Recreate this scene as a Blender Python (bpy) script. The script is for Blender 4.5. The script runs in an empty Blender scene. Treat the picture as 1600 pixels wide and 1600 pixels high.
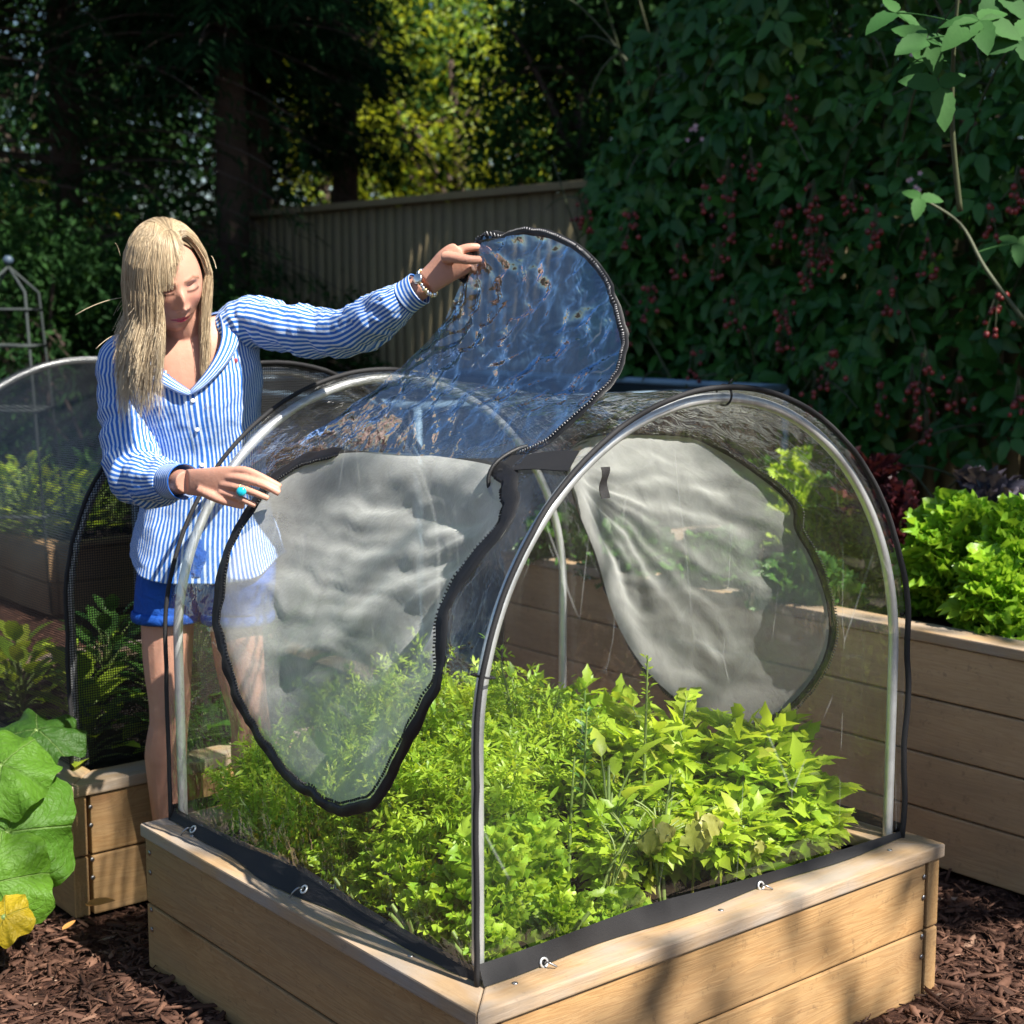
import bpy, bmesh, math, random
import numpy as np
from mathutils import Vector, Matrix, geometry
C = bpy.context.scene
COL = C.collection
R = math.radians
rng = np.random.default_rng(11)
random.seed(5)

# ------------------------------------------------------------------ camera, sky, sun, exposure
CAM_H = 1.43; FPX = 2423.0; PITCH = R(7.52)
cam_d = bpy.data.cameras.new('camera'); cam = bpy.data.objects.new('camera', cam_d); COL.objects.link(cam)
cam.location = (0, 0, CAM_H); cam.rotation_euler = (R(90) - PITCH, 0, 0)
cam_d.sensor_width = 36; cam_d.lens = 36 * FPX / 1600
cam_d.clip_start = 0.05; cam_d.clip_end = 400
cam_d.dof.use_dof = True; cam_d.dof.focus_distance = 2.95; cam_d.dof.aperture_fstop = 5.0
C.camera = cam
SUN_EL = R(49); SUN_AZ = (0.76, -0.65)          # horizontal direction towards the sun
w = bpy.data.worlds.new('World'); C.world = w; w.use_nodes = True
nt = w.node_tree; nt.nodes.clear()
sky = nt.nodes.new('ShaderNodeTexSky'); sky.sky_type = 'NISHITA'; sky.sun_disc = False
sky.sun_elevation = SUN_EL; sky.sun_rotation = math.atan2(SUN_AZ[0], SUN_AZ[1]); sky.air_density = 1.1; sky.dust_density = 0.5; sky.ozone_density = 3.0
bg = nt.nodes.new('ShaderNodeBackground'); bg.inputs['Strength'].default_value = 0.055
out = nt.nodes.new('ShaderNodeOutputWorld')
nt.links.new(sky.outputs[0], bg.inputs[0]); nt.links.new(bg.outputs[0], out.inputs[0])
sd = bpy.data.lights.new('sun', 'SUN'); sd.energy = 5.0; sd.angle = R(0.5); sd.color = (1, .94, .84)
sun = bpy.data.objects.new('sun', sd); COL.objects.link(sun)
SDIR = Vector((SUN_AZ[0] * math.cos(SUN_EL), SUN_AZ[1] * math.cos(SUN_EL), math.sin(SUN_EL))).normalized()
sun.rotation_euler = SDIR.to_track_quat('Z', 'Y').to_euler(); sun.location = (6, -3, 7)
C.view_settings.view_transform = 'Standard'; C.view_settings.look = 'None'; C.view_settings.gamma = 1
C.view_settings.exposure = 1.24
cy = C.cycles
cy.use_denoising = True; cy.max_bounces = 8; cy.diffuse_bounces = 3; cy.glossy_bounces = 3
cy.transmission_bounces = 6; cy.transparent_max_bounces = 24; cy.caustics_reflective = False; cy.caustics_refractive = False
cy.sample_clamp_indirect = 4.0; cy.sample_clamp_direct = 12.0

# ------------------------------------------------------------------ helpers: camera rays give positions in metres
def ray(x, y):
    a = (x - 800) / FPX; b = -(y - 800) / FPX
    return np.array([a, math.cos(PITCH) + b * math.sin(PITCH), -math.sin(PITCH) + b * math.cos(PITCH)])
def pt(x, y, Y):
    r = ray(x, y); return np.array([0, 0, CAM_H]) + r * (Y / r[1])
def onz(x, y, z):
    r = ray(x, y); return np.array([0, 0, CAM_H]) + r * ((z - CAM_H) / r[2])
U = np.array([.77302, .63438, 0.]); NV = np.array([-.63438, .77302, 0.]); O = np.array([-.0562, 2.3512, 0.])
def W(u, n, z=0.):
    return O + u * U + n * NV + np.array([0, 0, z])
BED_ROT = math.atan2(U[1], U[0])

def tag(o, label=None, cat=None, group=None, kind=None):
    if label: o['label'] = label
    if cat: o['category'] = cat
    if group: o['group'] = group
    if kind: o['kind'] = kind
    return o
def empty(name, loc, label, cat, group=None, rz=0.):
    o = bpy.data.objects.new(name, None); o.empty_display_size = .1
    o.location = Vector([float(v) for v in loc]); o.rotation_euler = (0, 0, rz)
    COL.objects.link(o); return tag(o, label, cat, group)

class G:
    """collects numpy geometry and links it as ONE mesh object"""
    def __init__(s): s.v = []; s.f = []; s.t = []; s.m = []; s.n = 0
    def add(s, V, F, tint=0.5, mat=0):
        V = np.asarray(V, float).reshape(-1, 3); F = np.asarray(F, int)
        if F.size == 0: return
        s.v.append(V); s.f.append(F + s.n)
        s.t.append(np.full(len(V), tint) if np.isscalar(tint) else np.asarray(tint, float))
        s.m.append(np.full(len(F), mat)); s.n += len(V)
    def tube(s, P, rad, k=8, tint=.5, mat=0, cap=True, flat=1.0):
        P = np.asarray(P, float); n = len(P)
        rad = np.full(n, rad) if np.isscalar(rad) else np.asarray(rad, float)
        T = np.gradient(P, axis=0); T /= np.linalg.norm(T, axis=1)[:, None] + 1e-12
        up = np.array([0, 0, 1.]) if abs(T[0][2]) < .9 else np.array([1., 0, 0])
        A = np.cross(up, T[0]); A /= np.linalg.norm(A); rows = []
        for i in range(n):
            A = A - T[i] * (A @ T[i]); A /= np.linalg.norm(A) + 1e-12
            B = np.cross(T[i], A)
            th = np.linspace(0, 2 * math.pi, k, endpoint=False)
            rows.append(P[i] + rad[i] * (np.cos(th)[:, None] * A + flat * np.sin(th)[:, None] * B))
        V = np.vstack(rows); F = []
        for i in range(n - 1):
            for j in range(k):
                F.append((i * k + j, i * k + (j + 1) % k, (i + 1) * k + (j + 1) % k, (i + 1) * k + j))
        if cap:
            V = np.vstack([V, P[0], P[-1]]); a = n * k; b = a + 1
            for j in range(k):
                F.append((a, (j + 1) % k, j, a)); F.append((b, (n - 1) * k + j, (n - 1) * k + (j + 1) % k, b))
        F = np.array(F); s.add(V, F, tint, mat)
    def build(s, name, mats, parent=None, smooth=True, uv=None, merge=False):
        V = np.vstack(s.v); T = np.concatenate(s.t)
        me = bpy.data.meshes.new(name); lens = []; loops = []; mi = []
        for F, m in zip(s.f, s.m):
            if F.shape[1] == 4:
                tri = F[:, 3] == F[:, 0]
                if tri.any():
                    q = F[~tri]; t = F[tri][:, :3]
                    loops += [q.ravel(), t.ravel()]; lens += [np.full(len(q), 4), np.full(len(t), 3)]; mi += [m[~tri], m[tri]]
                else:
                    loops.append(F.ravel()); lens.append(np.full(len(F), 4)); mi.append(m)
            else:
                loops.append(F.ravel()); lens.append(np.full(len(F), F.shape[1])); mi.append(m)
        L = np.concatenate(loops).astype(np.int32); N = np.concatenate(lens).astype(np.int32); M = np.concatenate(mi).astype(np.int32)
        me.vertices.add(len(V)); me.vertices.foreach_set('co', V.astype(np.float32).ravel())
        me.loops.add(len(L)); me.loops.foreach_set('vertex_index', L)
        me.polygons.add(len(N)); st = np.zeros(len(N), np.int32); st[1:] = np.cumsum(N)[:-1]
        me.polygons.foreach_set('loop_start', st); me.polygons.foreach_set('loop_total', N)
        me.polygons.foreach_set('material_index', M)
        me.update(calc_edges=True); me.validate()
        a = me.attributes.new('tint', 'FLOAT', 'POINT')
        if len(a.data) == len(T): a.data.foreach_set('value', T.astype(np.float32))
        if uv is not None:
            b = me.attributes.new('st', 'FLOAT_VECTOR', 'POINT')
            b.data.foreach_set('vector', np.asarray(uv, np.float32).ravel())
        if smooth: me.polygons.foreach_set('use_smooth', np.ones(len(me.polygons), bool))
        for m in (mats if isinstance(mats, (list, tuple)) else [mats]): me.materials.append(m)
        o = bpy.data.objects.new(name, me)
        if parent is not None:
            # world-space vertices: store them in the parent's frame
            inv = world_of(parent).inverted(); me.transform(inv)
            o.parent = parent
        COL.objects.link(o); return o
def world_of(p):
    M = Matrix.LocRotScale(p.location, p.rotation_euler, p.scale)
    return (world_of(p.parent) @ M) if p.parent is not None else M

def smooth_noise(P, scale, seed=0):
    """cheap periodic-free smooth noise from rotated sines"""
    r = np.random.default_rng(seed); P = np.asarray(P, float) * scale; s = 0
    for k in range(7):
        d = r.normal(size=P.shape[-1]); d /= np.linalg.norm(d); f = 1.0 * 1.35 ** k
        s = s + np.sin(P @ d * f * 2.1 + r.uniform(0, 6.28) + 1.3 * np.sin((P @ r.normal(size=P.shape[-1])) * f * .6 + r.uniform(0, 6))) / (1.25 ** k)
    return s / 3.0
def catmull(P, m):
    P = np.asarray(P, float); n = len(P); out = []
    for i in range(n - 1):
        p0 = P[max(i - 1, 0)]; p1 = P[i]; p2 = P[i + 1]; p3 = P[min(i + 2, n - 1)]
        for t in np.linspace(0, 1, m, endpoint=False):
            out.append(.5 * ((2 * p1) + (-p0 + p2) * t + (2 * p0 - 5 * p1 + 4 * p2 - p3) * t * t + (-p0 + 3 * p1 - 3 * p2 + p3) * t ** 3))
    out.append(P[-1]); return np.array(out)
def in_poly(x, y, P):
    x = np.asarray(x); y = np.asarray(y); r = np.zeros(x.shape, bool); n = len(P)
    for i in range(n):
        x1, y1 = P[i]; x2, y2 = P[(i + 1) % n]
        c = ((y1 > y) != (y2 > y)) & (x < (x2 - x1) * (y - y1) / (y2 - y1 + 1e-15) + x1); r ^= c
    return r
def poly_dist(x, y, P):
    d = np.full(np.shape(x), 9.); n = len(P)
    for i in range(n):
        a = np.array(P[i]); b = np.array(P[(i + 1) % n]); e = b - a; L = e @ e + 1e-12
        t = np.clip(((x - a[0]) * e[0] + (y - a[1]) * e[1]) / L, 0, 1)
        d = np.minimum(d, np.hypot(x - a[0] - t * e[0], y - a[1] - t * e[1]))
    return d
def closed_smooth(P, m=6):
    P = list(P); Q = np.array([P[-1]] + P + [P[0], P[1]], float)
    C_ = catmull(Q, m); return C_[m:-m - 1 + 1][:len(P) * m]
def tri_fill(poly, step, holes=(), jitter=.25):
    """constrained triangulation of a 2D region with interior points"""
    poly = np.asarray(poly); pts = [tuple(p) for p in poly]; edges = [(i, (i + 1) % len(poly)) for i in range(len(poly))]
    for h in holes:
        b = len(pts); pts += [tuple(p) for p in h]; edges += [(b + i, b + (i + 1) % len(h)) for i in range(len(h))]
    lo = poly.min(0); hi = poly.max(0)
    X, Y = np.meshgrid(np.arange(lo[0], hi[0], step), np.arange(lo[1], hi[1], step * .87)); X = X + (np.arange(X.shape[0]) % 2)[:, None] * step * .5
    X = X.ravel(); Y = Y.ravel(); ok = in_poly(X, Y, poly) & (poly_dist(X, Y, poly) > step * .5)
    for h in holes: ok &= ~in_poly(X, Y, h) & (poly_dist(X, Y, h) > step * .5)
    pts += list(zip(X[ok], Y[ok]))
    r = geometry.delaunay_2d_cdt([Vector((float(a), float(b))) for a, b in pts], edges, [], 0, 1e-6)
    V = np.array([(v.x, v.y) for v in r[0]]); F = np.array([tuple(f) for f in r[2]])
    c = V[F].mean(1); ok = in_poly(c[:, 0], c[:, 1], poly)
    for h in holes: ok &= ~in_poly(c[:, 0], c[:, 1], h)
    return V, F[ok]

# ------------------------------------------------------------------ node helper
class NT:
    def __init__(s, name):
        s.m = bpy.data.materials.new(name); s.m.use_nodes = True; s.t = s.m.node_tree; s.t.nodes.clear()
        s.out = s.t.nodes.new('ShaderNodeOutputMaterial')
    def n(s, typ, **kw):
        nd = s.t.nodes.new('ShaderNode' + typ)
        for k, v in kw.items():
            if hasattr(nd, k) and not k.startswith('i_'): setattr(nd, k, v)
        return nd
    def set(s, nd, **kw):
        for k, v in kw.items():
            key = k.replace('_', ' ') if k.replace('_', ' ') in nd.inputs else k
            inp = nd.inputs[key] if not key.isdigit() else nd.inputs[int(key)]
            s.put(inp, v)
        return nd
    def put(s, inp, v):
        if hasattr(v, 'links') or isinstance(v, bpy.types.NodeSocket): s.t.links.new(v, inp)
        else:
            if isinstance(v, tuple) and len(v) == 3 and inp.type == 'RGBA': v = v + (1,)
            inp.default_value = v
    def math(s, op, a, b=0., c=0.):
        nd = s.n('Math', operation=op); s.put(nd.inputs[0], a); s.put(nd.inputs[1], b); s.put(nd.inputs[2], c); return nd.outputs[0]
    def mix(s, f, a, b):
        nd = s.n('Mix', data_type='RGBA'); s.put(nd.inputs[0], f); s.put(nd.inputs[6], a); s.put(nd.inputs[7], b); return nd.outputs[2]
    def ramp(s, f, stops, interp='LINEAR'):
        nd = s.n('ValToRGB'); e = nd.color_ramp.elements; nd.color_ramp.interpolation = interp
        while len(e) < len(stops): e.new(0.5)
        for q, (p, c) in zip(e, stops):
            q.position = p; q.color = (c if isinstance(c, tuple) else (c, c, c)) + (1,)
        s.put(nd.inputs[0], f); return nd.outputs[0]
    def noise(s, vec, scale, detail=4, rough=.55, dist=0.):
        nd = s.n('TexNoise'); s.put(nd.inputs['Vector'], vec); nd.inputs['Scale'].default_value = scale
        nd.inputs['Detail'].default_value = detail; nd.inputs['Roughness'].default_value = rough; nd.inputs['Distortion'].default_value = dist
        return nd.outputs['Fac']
    def mapping(s, vec, scale=(1, 1, 1), loc=(0, 0, 0), rot=(0, 0, 0)):
        nd = s.n('Mapping'); s.put(nd.inputs['Vector'], vec); nd.inputs['Scale'].default_value = scale
        s.put(nd.inputs['Location'], loc); nd.inputs['Rotation'].default_value = rot; return nd.outputs[0]
    def bump(s, h, strength=.3, dist=.01, normal=None):
        nd = s.n('Bump'); s.put(nd.inputs['Height'], h); nd.inputs['Strength'].default_value = strength; nd.inputs['Distance'].default_value = dist
        if normal is not None: s.put(nd.inputs['Normal'], normal)
        return nd.outputs[0]
    def co(s, which='Object'): return s.n('TexCoord').outputs[which]
    def pos(s): return s.n('NewGeometry').outputs['Position']
    def attr(s, name): return s.n('Attribute', attribute_name=name)
    def pbsdf(s, color, rough=.6, normal=None, metal=0., spec=.5, **kw):
        b = s.n('BsdfPrincipled'); s.put(b.inputs['Base Color'], color); s.put(b.inputs['Roughness'], rough)
        b.inputs['Metallic'].default_value = metal; b.inputs['Specular IOR Level'].default_value = spec
        if normal is not None: s.put(b.inputs['Normal'], normal)
        for k, v in kw.items(): s.put(b.inputs[k.replace('_', ' ')], v)
        return b.outputs[0]
    def mixs(s, f, a, b):
        nd = s.n('MixShader'); s.put(nd.inputs[0], f); s.put(nd.inputs[1], a); s.put(nd.inputs[2], b); return nd.outputs[0]
    def done(s, sh): s.t.links.new(sh, s.out.inputs['Surface']); return s.m

def simple(name, col, rough=.6, metal=0., spec=.5, nscale=0, namt=.15):
    t = NT(name); c = col; nrm = None
    if nscale:
        f = t.noise(t.co(), nscale); c = t.mix(f, tuple(v * (1 - namt) for v in col), tuple(min(1, v * (1 + namt)) for v in col)); nrm = t.bump(f, .25, .004)
    return t.done(t.pbsdf(c, rough, nrm, metal, spec))
def leaf_mat(name, c0, c1, transl=.35, rough=.42, c2=None, spec=.5, hue=1.0):
    """c0 / c1: the two ends of a per-leaf colour spread; light through the blade by a translucent lobe"""
    t = NT(name); a = t.attr('tint').outputs['Fac']
    stops = [(0, c0), (.85, c1)] + ([(.97, c2)] if c2 else [])
    col = t.ramp(a, stops); f = t.noise(t.pos(), 60, 3); col = t.mix(t.math('MULTIPLY', f, .35), col, tuple(v * .55 for v in c0))
    n = t.bump(t.noise(t.pos(), 140, 2), .25, .002)
    p = t.pbsdf(col, rough, n, spec=spec)
    tr = t.n('BsdfTranslucent'); tc = t.mix(.5, col, (c1[0] * 1.5, c1[1] * 1.35, c1[2] * .6)); t.put(tr.inputs[0], tc)
    return t.done(t.mixs(transl, p, tr.outputs[0]))
def wood_mat(name, ca, cb, knot, grey=0., rough=.62):
    t = NT(name); oi = t.n('ObjectInfo'); co = t.co()
    off = t.n('CombineXYZ'); rnd = oi.outputs['Random']
    for i, k in enumerate((37., 11., 23.)): t.put(off.inputs[i], t.math('MULTIPLY', rnd, k))
    v = t.n('VectorMath', operation='ADD'); t.put(v.inputs[0], co); t.put(v.inputs[1], off.outputs[0]); v = v.outputs[0]
    # knots first: the grain bends round them
    vor = t.n('TexVoronoi'); t.put(vor.inputs['Vector'], t.mapping(v, (2.4, 6.0, 6.0))); vor.inputs['Scale'].default_value = 1.0; vor.inputs['Randomness'].default_value = 1.0
    kd = vor.outputs['Distance']
    near = t.ramp(kd, [(0, 1.), (.22, 0.)])
    wv = t.mapping(v, (.9, 13, 13)); nz = t.noise(wv, 1.6, 5, .6, .4)
    bend = t.math('ADD', t.math('MULTIPLY', nz, 1.3), t.math('MULTIPLY', near, .7))
    rings = t.math('FRACT', t.math('MULTIPLY', bend, 9.0))
    rings = t.ramp(rings, [(0, 0.), (.75, .8), (1, .1)])
    fine = t.noise(t.mapping(v, (6, 160, 160)), 1.0, 4, .7)
    col = t.mix(t.math('MULTIPLY', rings, .95), ca, cb)
    col = t.mix(t.math('MULTIPLY', t.noise(v, 2.3, 3), .6), col, tuple(x * .72 for x in ca))
    col = t.mix(t.math('MULTIPLY', fine, .3), col, tuple(x * .5 for x in cb))
    km = t.ramp(kd, [(.05, .9), (.10, 0.)]); col = t.mix(km, col, knot); col = t.mix(t.ramp(kd, [(.08, .55), (.26, 0.)]), col, tuple(x * .8 for x in cb))
    col = t.mix(t.math('MULTIPLY', t.ramp(t.noise(t.mapping(v, (.7, 3, 3)), 2.2, 6, .7), [(.42, 0.), (.70, 1.)]), .55), col, (.20, .15, .10)); col = t.mix(t.math('MULTIPLY', rnd, .35), col, tuple(x * .62 for x in ca))
    col = t.mix(t.math('MULTIPLY', t.ramp(t.noise(v, 38, 5, .8), [(.58, 0.), (.66, 1.)]), .35), col, (.10, .065, .04))
    if grey: 
        gm = t.math('MULTIPLY', t.ramp(t.noise(t.mapping(v, (2.5, 7, 7)), 1.5, 5), [(.4, 0.), (.62, 1.)]), grey); col = t.mix(gm, col, (.34, .31, .28))
    h = t.math('ADD', t.math('MULTIPLY', fine, .6), t.math('MULTIPLY', rings, .3))
    return t.done(t.pbsdf(col, rough, t.bump(h, .35, .003), spec=.3))
# ------------------------------------------------------------------ materials of the setting
M_wood = wood_mat('cedar_wood', (.56, .35, .16), (.32, .155, .055), (.16, .07, .03))
M_cap = wood_mat('cedar_cap_wood', (.58, .40, .23), (.42, .25, .12), (.20, .09, .04), grey=.75)
M_wood_lit = wood_mat('pale_lit_cedar_wood', (.74, .50, .28), (.55, .33, .16), (.24, .11, .05))  # sunlit look of the tall bed put into a paler wood colour
M_wood_dull = wood_mat('dull_cedar_wood', (.33, .21, .11), (.25, .14, .065), (.10, .05, .02))
M_fence = wood_mat('fence_wood', (.27, .225, .12), (.21, .17, .09), (.05, .035, .02), rough=.8)
M_steel = simple('galvanised_steel', (.68, .70, .71), .42, .65, nscale=30, namt=.2)
M_screw = simple('screw_steel', (.35, .35, .36), .4, 1.0)
M_black = simple('black_webbing', (.012, .012, .014), .75, nscale=500, namt=.4)
M_zip = simple('black_zipper', (.010, .010, .011), .5, nscale=700, namt=.4)
M_soil = simple('dark_soil', (.013, .008, .006), .95, nscale=45, namt=.6)
t = NT('bark_mulch'); p = t.pos()
f1 = t.noise(p, 34, 6, .7); f2 = t.noise(t.mapping(p, (1, 2.4, 1)), 60, 3, .6)
col = t.ramp(f1, [(.3, (.012, .006, .005)), (.5, (.05, .022, .015)), (.68, (.13, .062, .04))])
M_mulch = t.done(t.pbsdf(col, .9, t.bump(t.math('ADD', f1, f2), .9, .02), spec=.2))
t = NT('mulch_chip'); a = t.attr('tint').outputs['Fac']; f = t.noise(t.pos(), 150, 3)
col = t.ramp(a, [(0, (.045, .022, .015)), (.5, (.12, .058, .038)), (.85, (.22, .115, .075)), (1, (.46, .33, .24))])
col = t.mix(t.math('MULTIPLY', f, .5), col, (.03, .015, .01))
M_chip = t.done(t.pbsdf(col, .8, t.bump(f, .5, .003), spec=.25))

# ------------------------------------------------------------------ ground: one sheet to the horizon
def axis(lo, hi, a, b, fine, grow=1.35):
    m = list(np.arange(a, b + 1e-6, fine)); s = fine; x = a
    while x > lo: s *= grow; x -= s; m.insert(0, x)
    s = fine; x = m[-1]
    while x < hi: s *= grow; x += s; m.append(x)
    return np.array(m)
gx = axis(-120, 120, -2.2, 2.6, .035); gy = axis(-60, 180, 1.6, 6.0, .035)
X, Y = np.meshgrid(gx, gy); P = np.stack([X, Y], -1)
Z = .022 * smooth_noise(P, 2.2, 1) + .010 * smooth_noise(P, 11, 2) + .006 * smooth_noise(P, 30, 3) - .03
Z *= np.clip(1 - (np.hypot(X, Y - 4) - 8) / 20, .3, 1)
def grid_faces(ny, nx):
    i = np.arange(ny - 1)[:, None] * nx + np.arange(nx - 1)[None]; i = i.ravel()
    return np.stack([i, i + 1, i + nx + 1, i + nx], 1)
g = G(); g.add(np.stack([X, Y, Z], -1), grid_faces(*X.shape)); ground = g.build('ground', M_mulch); tag(ground, 'reddish brown bark mulch ground', kind='structure')

def in_bed(x, y, m=.0):
    d = np.stack([x - O[0], y - O[1]], -1); u = d @ U[:2]; n = d @ NV[:2]
    r = (u > -m) & (u < 1.255 + m) & (n > -m) & (n < 1.197 + m)
    r |= (u > -.015 - m) & (u < 1.25 + m) & (n > 1.536 - m) & (n < 2.95 + m)
    r |= (u > 1.869 - m) & (n < 2.3) & (u < 3.1)
    return r
def chips(N, x0, x1, y0, y1, lmin, lmax, seed):
    r = np.random.default_rng(seed)
    x = r.uniform(x0, x1, N); y = r.uniform(y0, y1, N); ok = ~in_bed(x, y, .0); x = x[ok]; y = y[ok]; N = len(x)
    z = .022 * smooth_noise(np.stack([x, y], -1), 2.2, 1) - .03 + r.uniform(-.004, .018, N)
    L = lmin + (lmax - lmin) * r.beta(1.2, 3.5, N); Wd = L * r.uniform(.07, .34, N); T = Wd * r.uniform(.2, .5, N)
    th = r.uniform(0, 6.28, N); ti = r.normal(0, .28, N); ro = r.normal(0, .5, N)
    base = np.array([(-.5, -.35, -.5), (.42, -.5, -.5), (.5, .3, -.5), (-.38, .5, -.5), (-.45, -.3, .5), (.36, -.42, .5), (.5, .22, .5), (-.34, .4, .5)])
    B = base[None] + r.normal(0, .09, (N, 8, 3)); B = B * np.stack([L, Wd, T], -1)[:, None]
    c, s_ = np.cos(ro), np.sin(ro); yb = B[..., 1] * c[:, None] - B[..., 2] * s_[:, None]; zb = B[..., 1] * s_[:, None] + B[..., 2] * c[:, None]
    c, s_ = np.cos(ti), np.sin(ti); xb = B[..., 0] * c[:, None] - zb * s_[:, None]; zc = B[..., 0] * s_[:, None] + zb * c[:, None]
    c, s_ = np.cos(th), np.sin(th); xx = xb * c[:, None] - yb * s_[:, None]; yy = xb * s_[:, None] + yb * c[:, None]
    V = np.stack([xx + x[:, None], yy + y[:, None], zc + z[:, None]], -1).reshape(-1, 3)
    q = np.array([(0, 1, 5, 4), (1, 2, 6, 5), (2, 3, 7, 6), (3, 0, 4, 7), (4, 5, 6, 7)])
    F = (np.arange(N)[:, None, None] * 8 + q[None]).reshape(-1, 4)
    return V, F, np.repeat(np.clip(r.beta(1.6, 2.2, N), 0, 1), 8)
g = G()
g.add(*chips(9500, -1.35, -.1, 2.2, 3.9, .012, .085, 1)); g.add(*chips(9000, -1.3, -.1, 2.2, 3.9, .004, .03, 2))
g.add(*chips(9500, .55, 1.9, 2.2, 4.1, .012, .085, 3)); g.add(*chips(9000, .55, 1.9, 2.2, 4.1, .004, .03, 4))
g.add(*chips(5000, -2.4, 1.6, 3.5, 7.2, .015, .08, 5))
o = g.build('bark_chips', M_chip, smooth=False); tag(o, 'loose shredded bark chips covering the ground', 'mulch', kind='stuff')

# ------------------------------------------------------------------ raised beds
def board(name, mat, parent, c, L, H_, T, rz, bev=.004):
    """box: length along local x, c = world centre"""
    me = bpy.data.meshes.new(name); bm = bmesh.new(); bmesh.ops.create_cube(bm, size=1)
    bmesh.ops.scale(bm, vec=(L, T, H_), verts=bm.verts)
    bmesh.ops.bevel(bm, geom=list(bm.edges), offset=bev, segments=2, affect='EDGES', profile=.6)
    bm.to_mesh(me); bm.free(); me.materials.append(mat)
    o = bpy.data.objects.new(name, me); COL.objects.link(o)
    o.parent = parent; Mw = Matrix.Translation(Vector([float(v) for v in c])) @ Matrix.Rotation(rz, 4, 'Z')
    Ml = world_of(parent).inverted() @ Mw; o.location = Ml.to_translation(); o.rotation_euler = Ml.to_euler()
    return o
def mitred_cap(name, mat, parent, a, b, ia, ib, z0, z1):
    """flat cap board between outer points a-b and inner points ia-ib; grain along local x"""
    a, b, ia, ib = [np.array(q, float)[:2] for q in (a, b, ia, ib)]
    d = b - a; L = np.linalg.norm(d); d /= L; n = np.array([-d[1], d[0]]); mid = (a + b) / 2
    loc = lambda q: (float((q - mid) @ d), float((q - mid) @ n))
    me = bpy.data.meshes.new(name); bm = bmesh.new(); h = (z1 - z0) / 2
    lo = [bm.verts.new((*loc(q), -h)) for q in (a, b, ib, ia)]; hi = [bm.verts.new((*loc(q), h)) for q in (a, b, ib, ia)]
    if ((Vector(hi[1].co) - hi[0].co).cross(hi[2].co - hi[1].co)).z < 0: lo.reverse(); hi.reverse()
    bm.faces.new(hi); bm.faces.new(lo[::-1])
    for i in range(4): bm.faces.new((lo[i], lo[(i + 1) % 4], hi[(i + 1) % 4], hi[i]))
    bmesh.ops.bevel(bm, geom=list(bm.edges), offset=.0035, segments=2, affect='EDGES', profile=.6)
    bm.to_mesh(me); bm.free(); me.materials.append(mat)
    o = bpy.data.objects.new(name, me); COL.objects.link(o); o.parent = parent
    Mw = Matrix.Translation((float(mid[0]), float(mid[1]), (z0 + z1) / 2)) @ Matrix.Rotation(math.atan2(d[1], d[0]), 4, 'Z')
    Ml = world_of(parent).inverted() @ Mw; o.location = Ml.to_translation(); o.rotation_euler = Ml.to_euler()
def bed(name, label, u0, u1, n0, n1, top, nb, mats, capw=.10, group='cedar raised garden beds', soil_drop=.045, screws=()):
    mw, mc = mats; E = empty(name, W((u0 + u1) / 2, (n0 + n1) / 2, 0), label, 'raised bed', group, BED_ROT)
    capt = .029; th = .038; bh = (top - capt + .02) / nb
    for k in range(nb):
        zc = -.02 + bh * (k + .5); hh = bh - .005
        for (nn, sg) in ((n0, 1), (n1, -1)):
            board('side_board', mw, E, W((u0 + u1) / 2, nn + sg * (.008 + th / 2), zc), u1 - u0 - .016 - 2 * .048, hh, th, BED_ROT)
        for (uu, sg) in ((u0, 1), (u1, -1)):
            board('side_board', mw, E, W(uu + sg * (.008 + th / 2), (n0 + n1) / 2, zc), n1 - n0 - .016, hh, th, BED_ROT + math.pi / 2)
    z0, z1 = top - capt, top; c = capw
    P = {k: W(*k)[:2] for k in ((u0, n0), (u1, n0), (u1, n1), (u0, n1))}
    q = [(u0, n0), (u1, n0), (u1, n1), (u0, n1)]; qi = [(u0 + c, n0 + c), (u1 - c, n0 + c), (u1 - c, n1 - c), (u0 + c, n1 - c)]
    e = .0012
    for i in range(4):
        a, b, ia, ib = [np.array(v) for v in (q[i], q[(i + 1) % 4], qi[i], qi[(i + 1) % 4])]
        d = (b - a) / np.linalg.norm(b - a) * e
        mitred_cap('cap_board', mc, E, W(*(a + d)), W(*(b - d)), W(*(ia + d)), W(*(ib - d)), z0 + .0006, z1)
    nx, ny = 110, 110
    uu, nn = np.meshgrid(np.linspace(u0 + .05, u1 - .05, nx), np.linspace(n0 + .05, n1 - .05, ny))
    V = np.array([W(a, b, top - soil_drop) for a, b in zip(uu.ravel(), nn.ravel())])
    V[:, 2] += .004 * np.random.default_rng(int(top * 1000)).normal(0, 1, len(V)) + .012 * smooth_noise(V[:, :2], 12, 4) + .006 * smooth_noise(V[:, :2], 50, 5)
    g = G(); g.add(V, grid_faces(ny, nx)); g.build('soil', M_soil, E)
    for (su, sn, sz, face) in screws:
        g = G(); c0 = W(su, sn, sz); dirv = {'n': -NV, 'u': -U, 'z': np.array([0, 0, 1.])}[face]
        g.tube([c0, c0 + dirv * .0015, c0 + dirv * .0025], [.0055, .0055, .003], 12); g.build('screw', M_screw, E)
    return E
sc = []
for zz in (.075, .12, .205, .25):
    sc += [(1.255 - .062, .007, zz, 'n'), (.05, .007, zz, 'n'), (.007, 1.197 - .03, zz, 'u'), (.007, .03, zz, 'u')]
for a in (.12, .62, 1.13): sc += [(a, .05, .3095, 'z')]
for a in (.25, .7, 1.05): sc += [(.05, a, .3095, 'z')]
bed('raised_bed', 'honey coloured wooden raised bed in the foreground under the clear plastic cover', 0, 1.255, 0, 1.197, .31, 2, (M_wood, M_cap), screws=sc)
sc = []
for zz in (.075, .12, .205, .25): sc += [(.04, 1.536 + .007, zz, 'n')]
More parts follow.
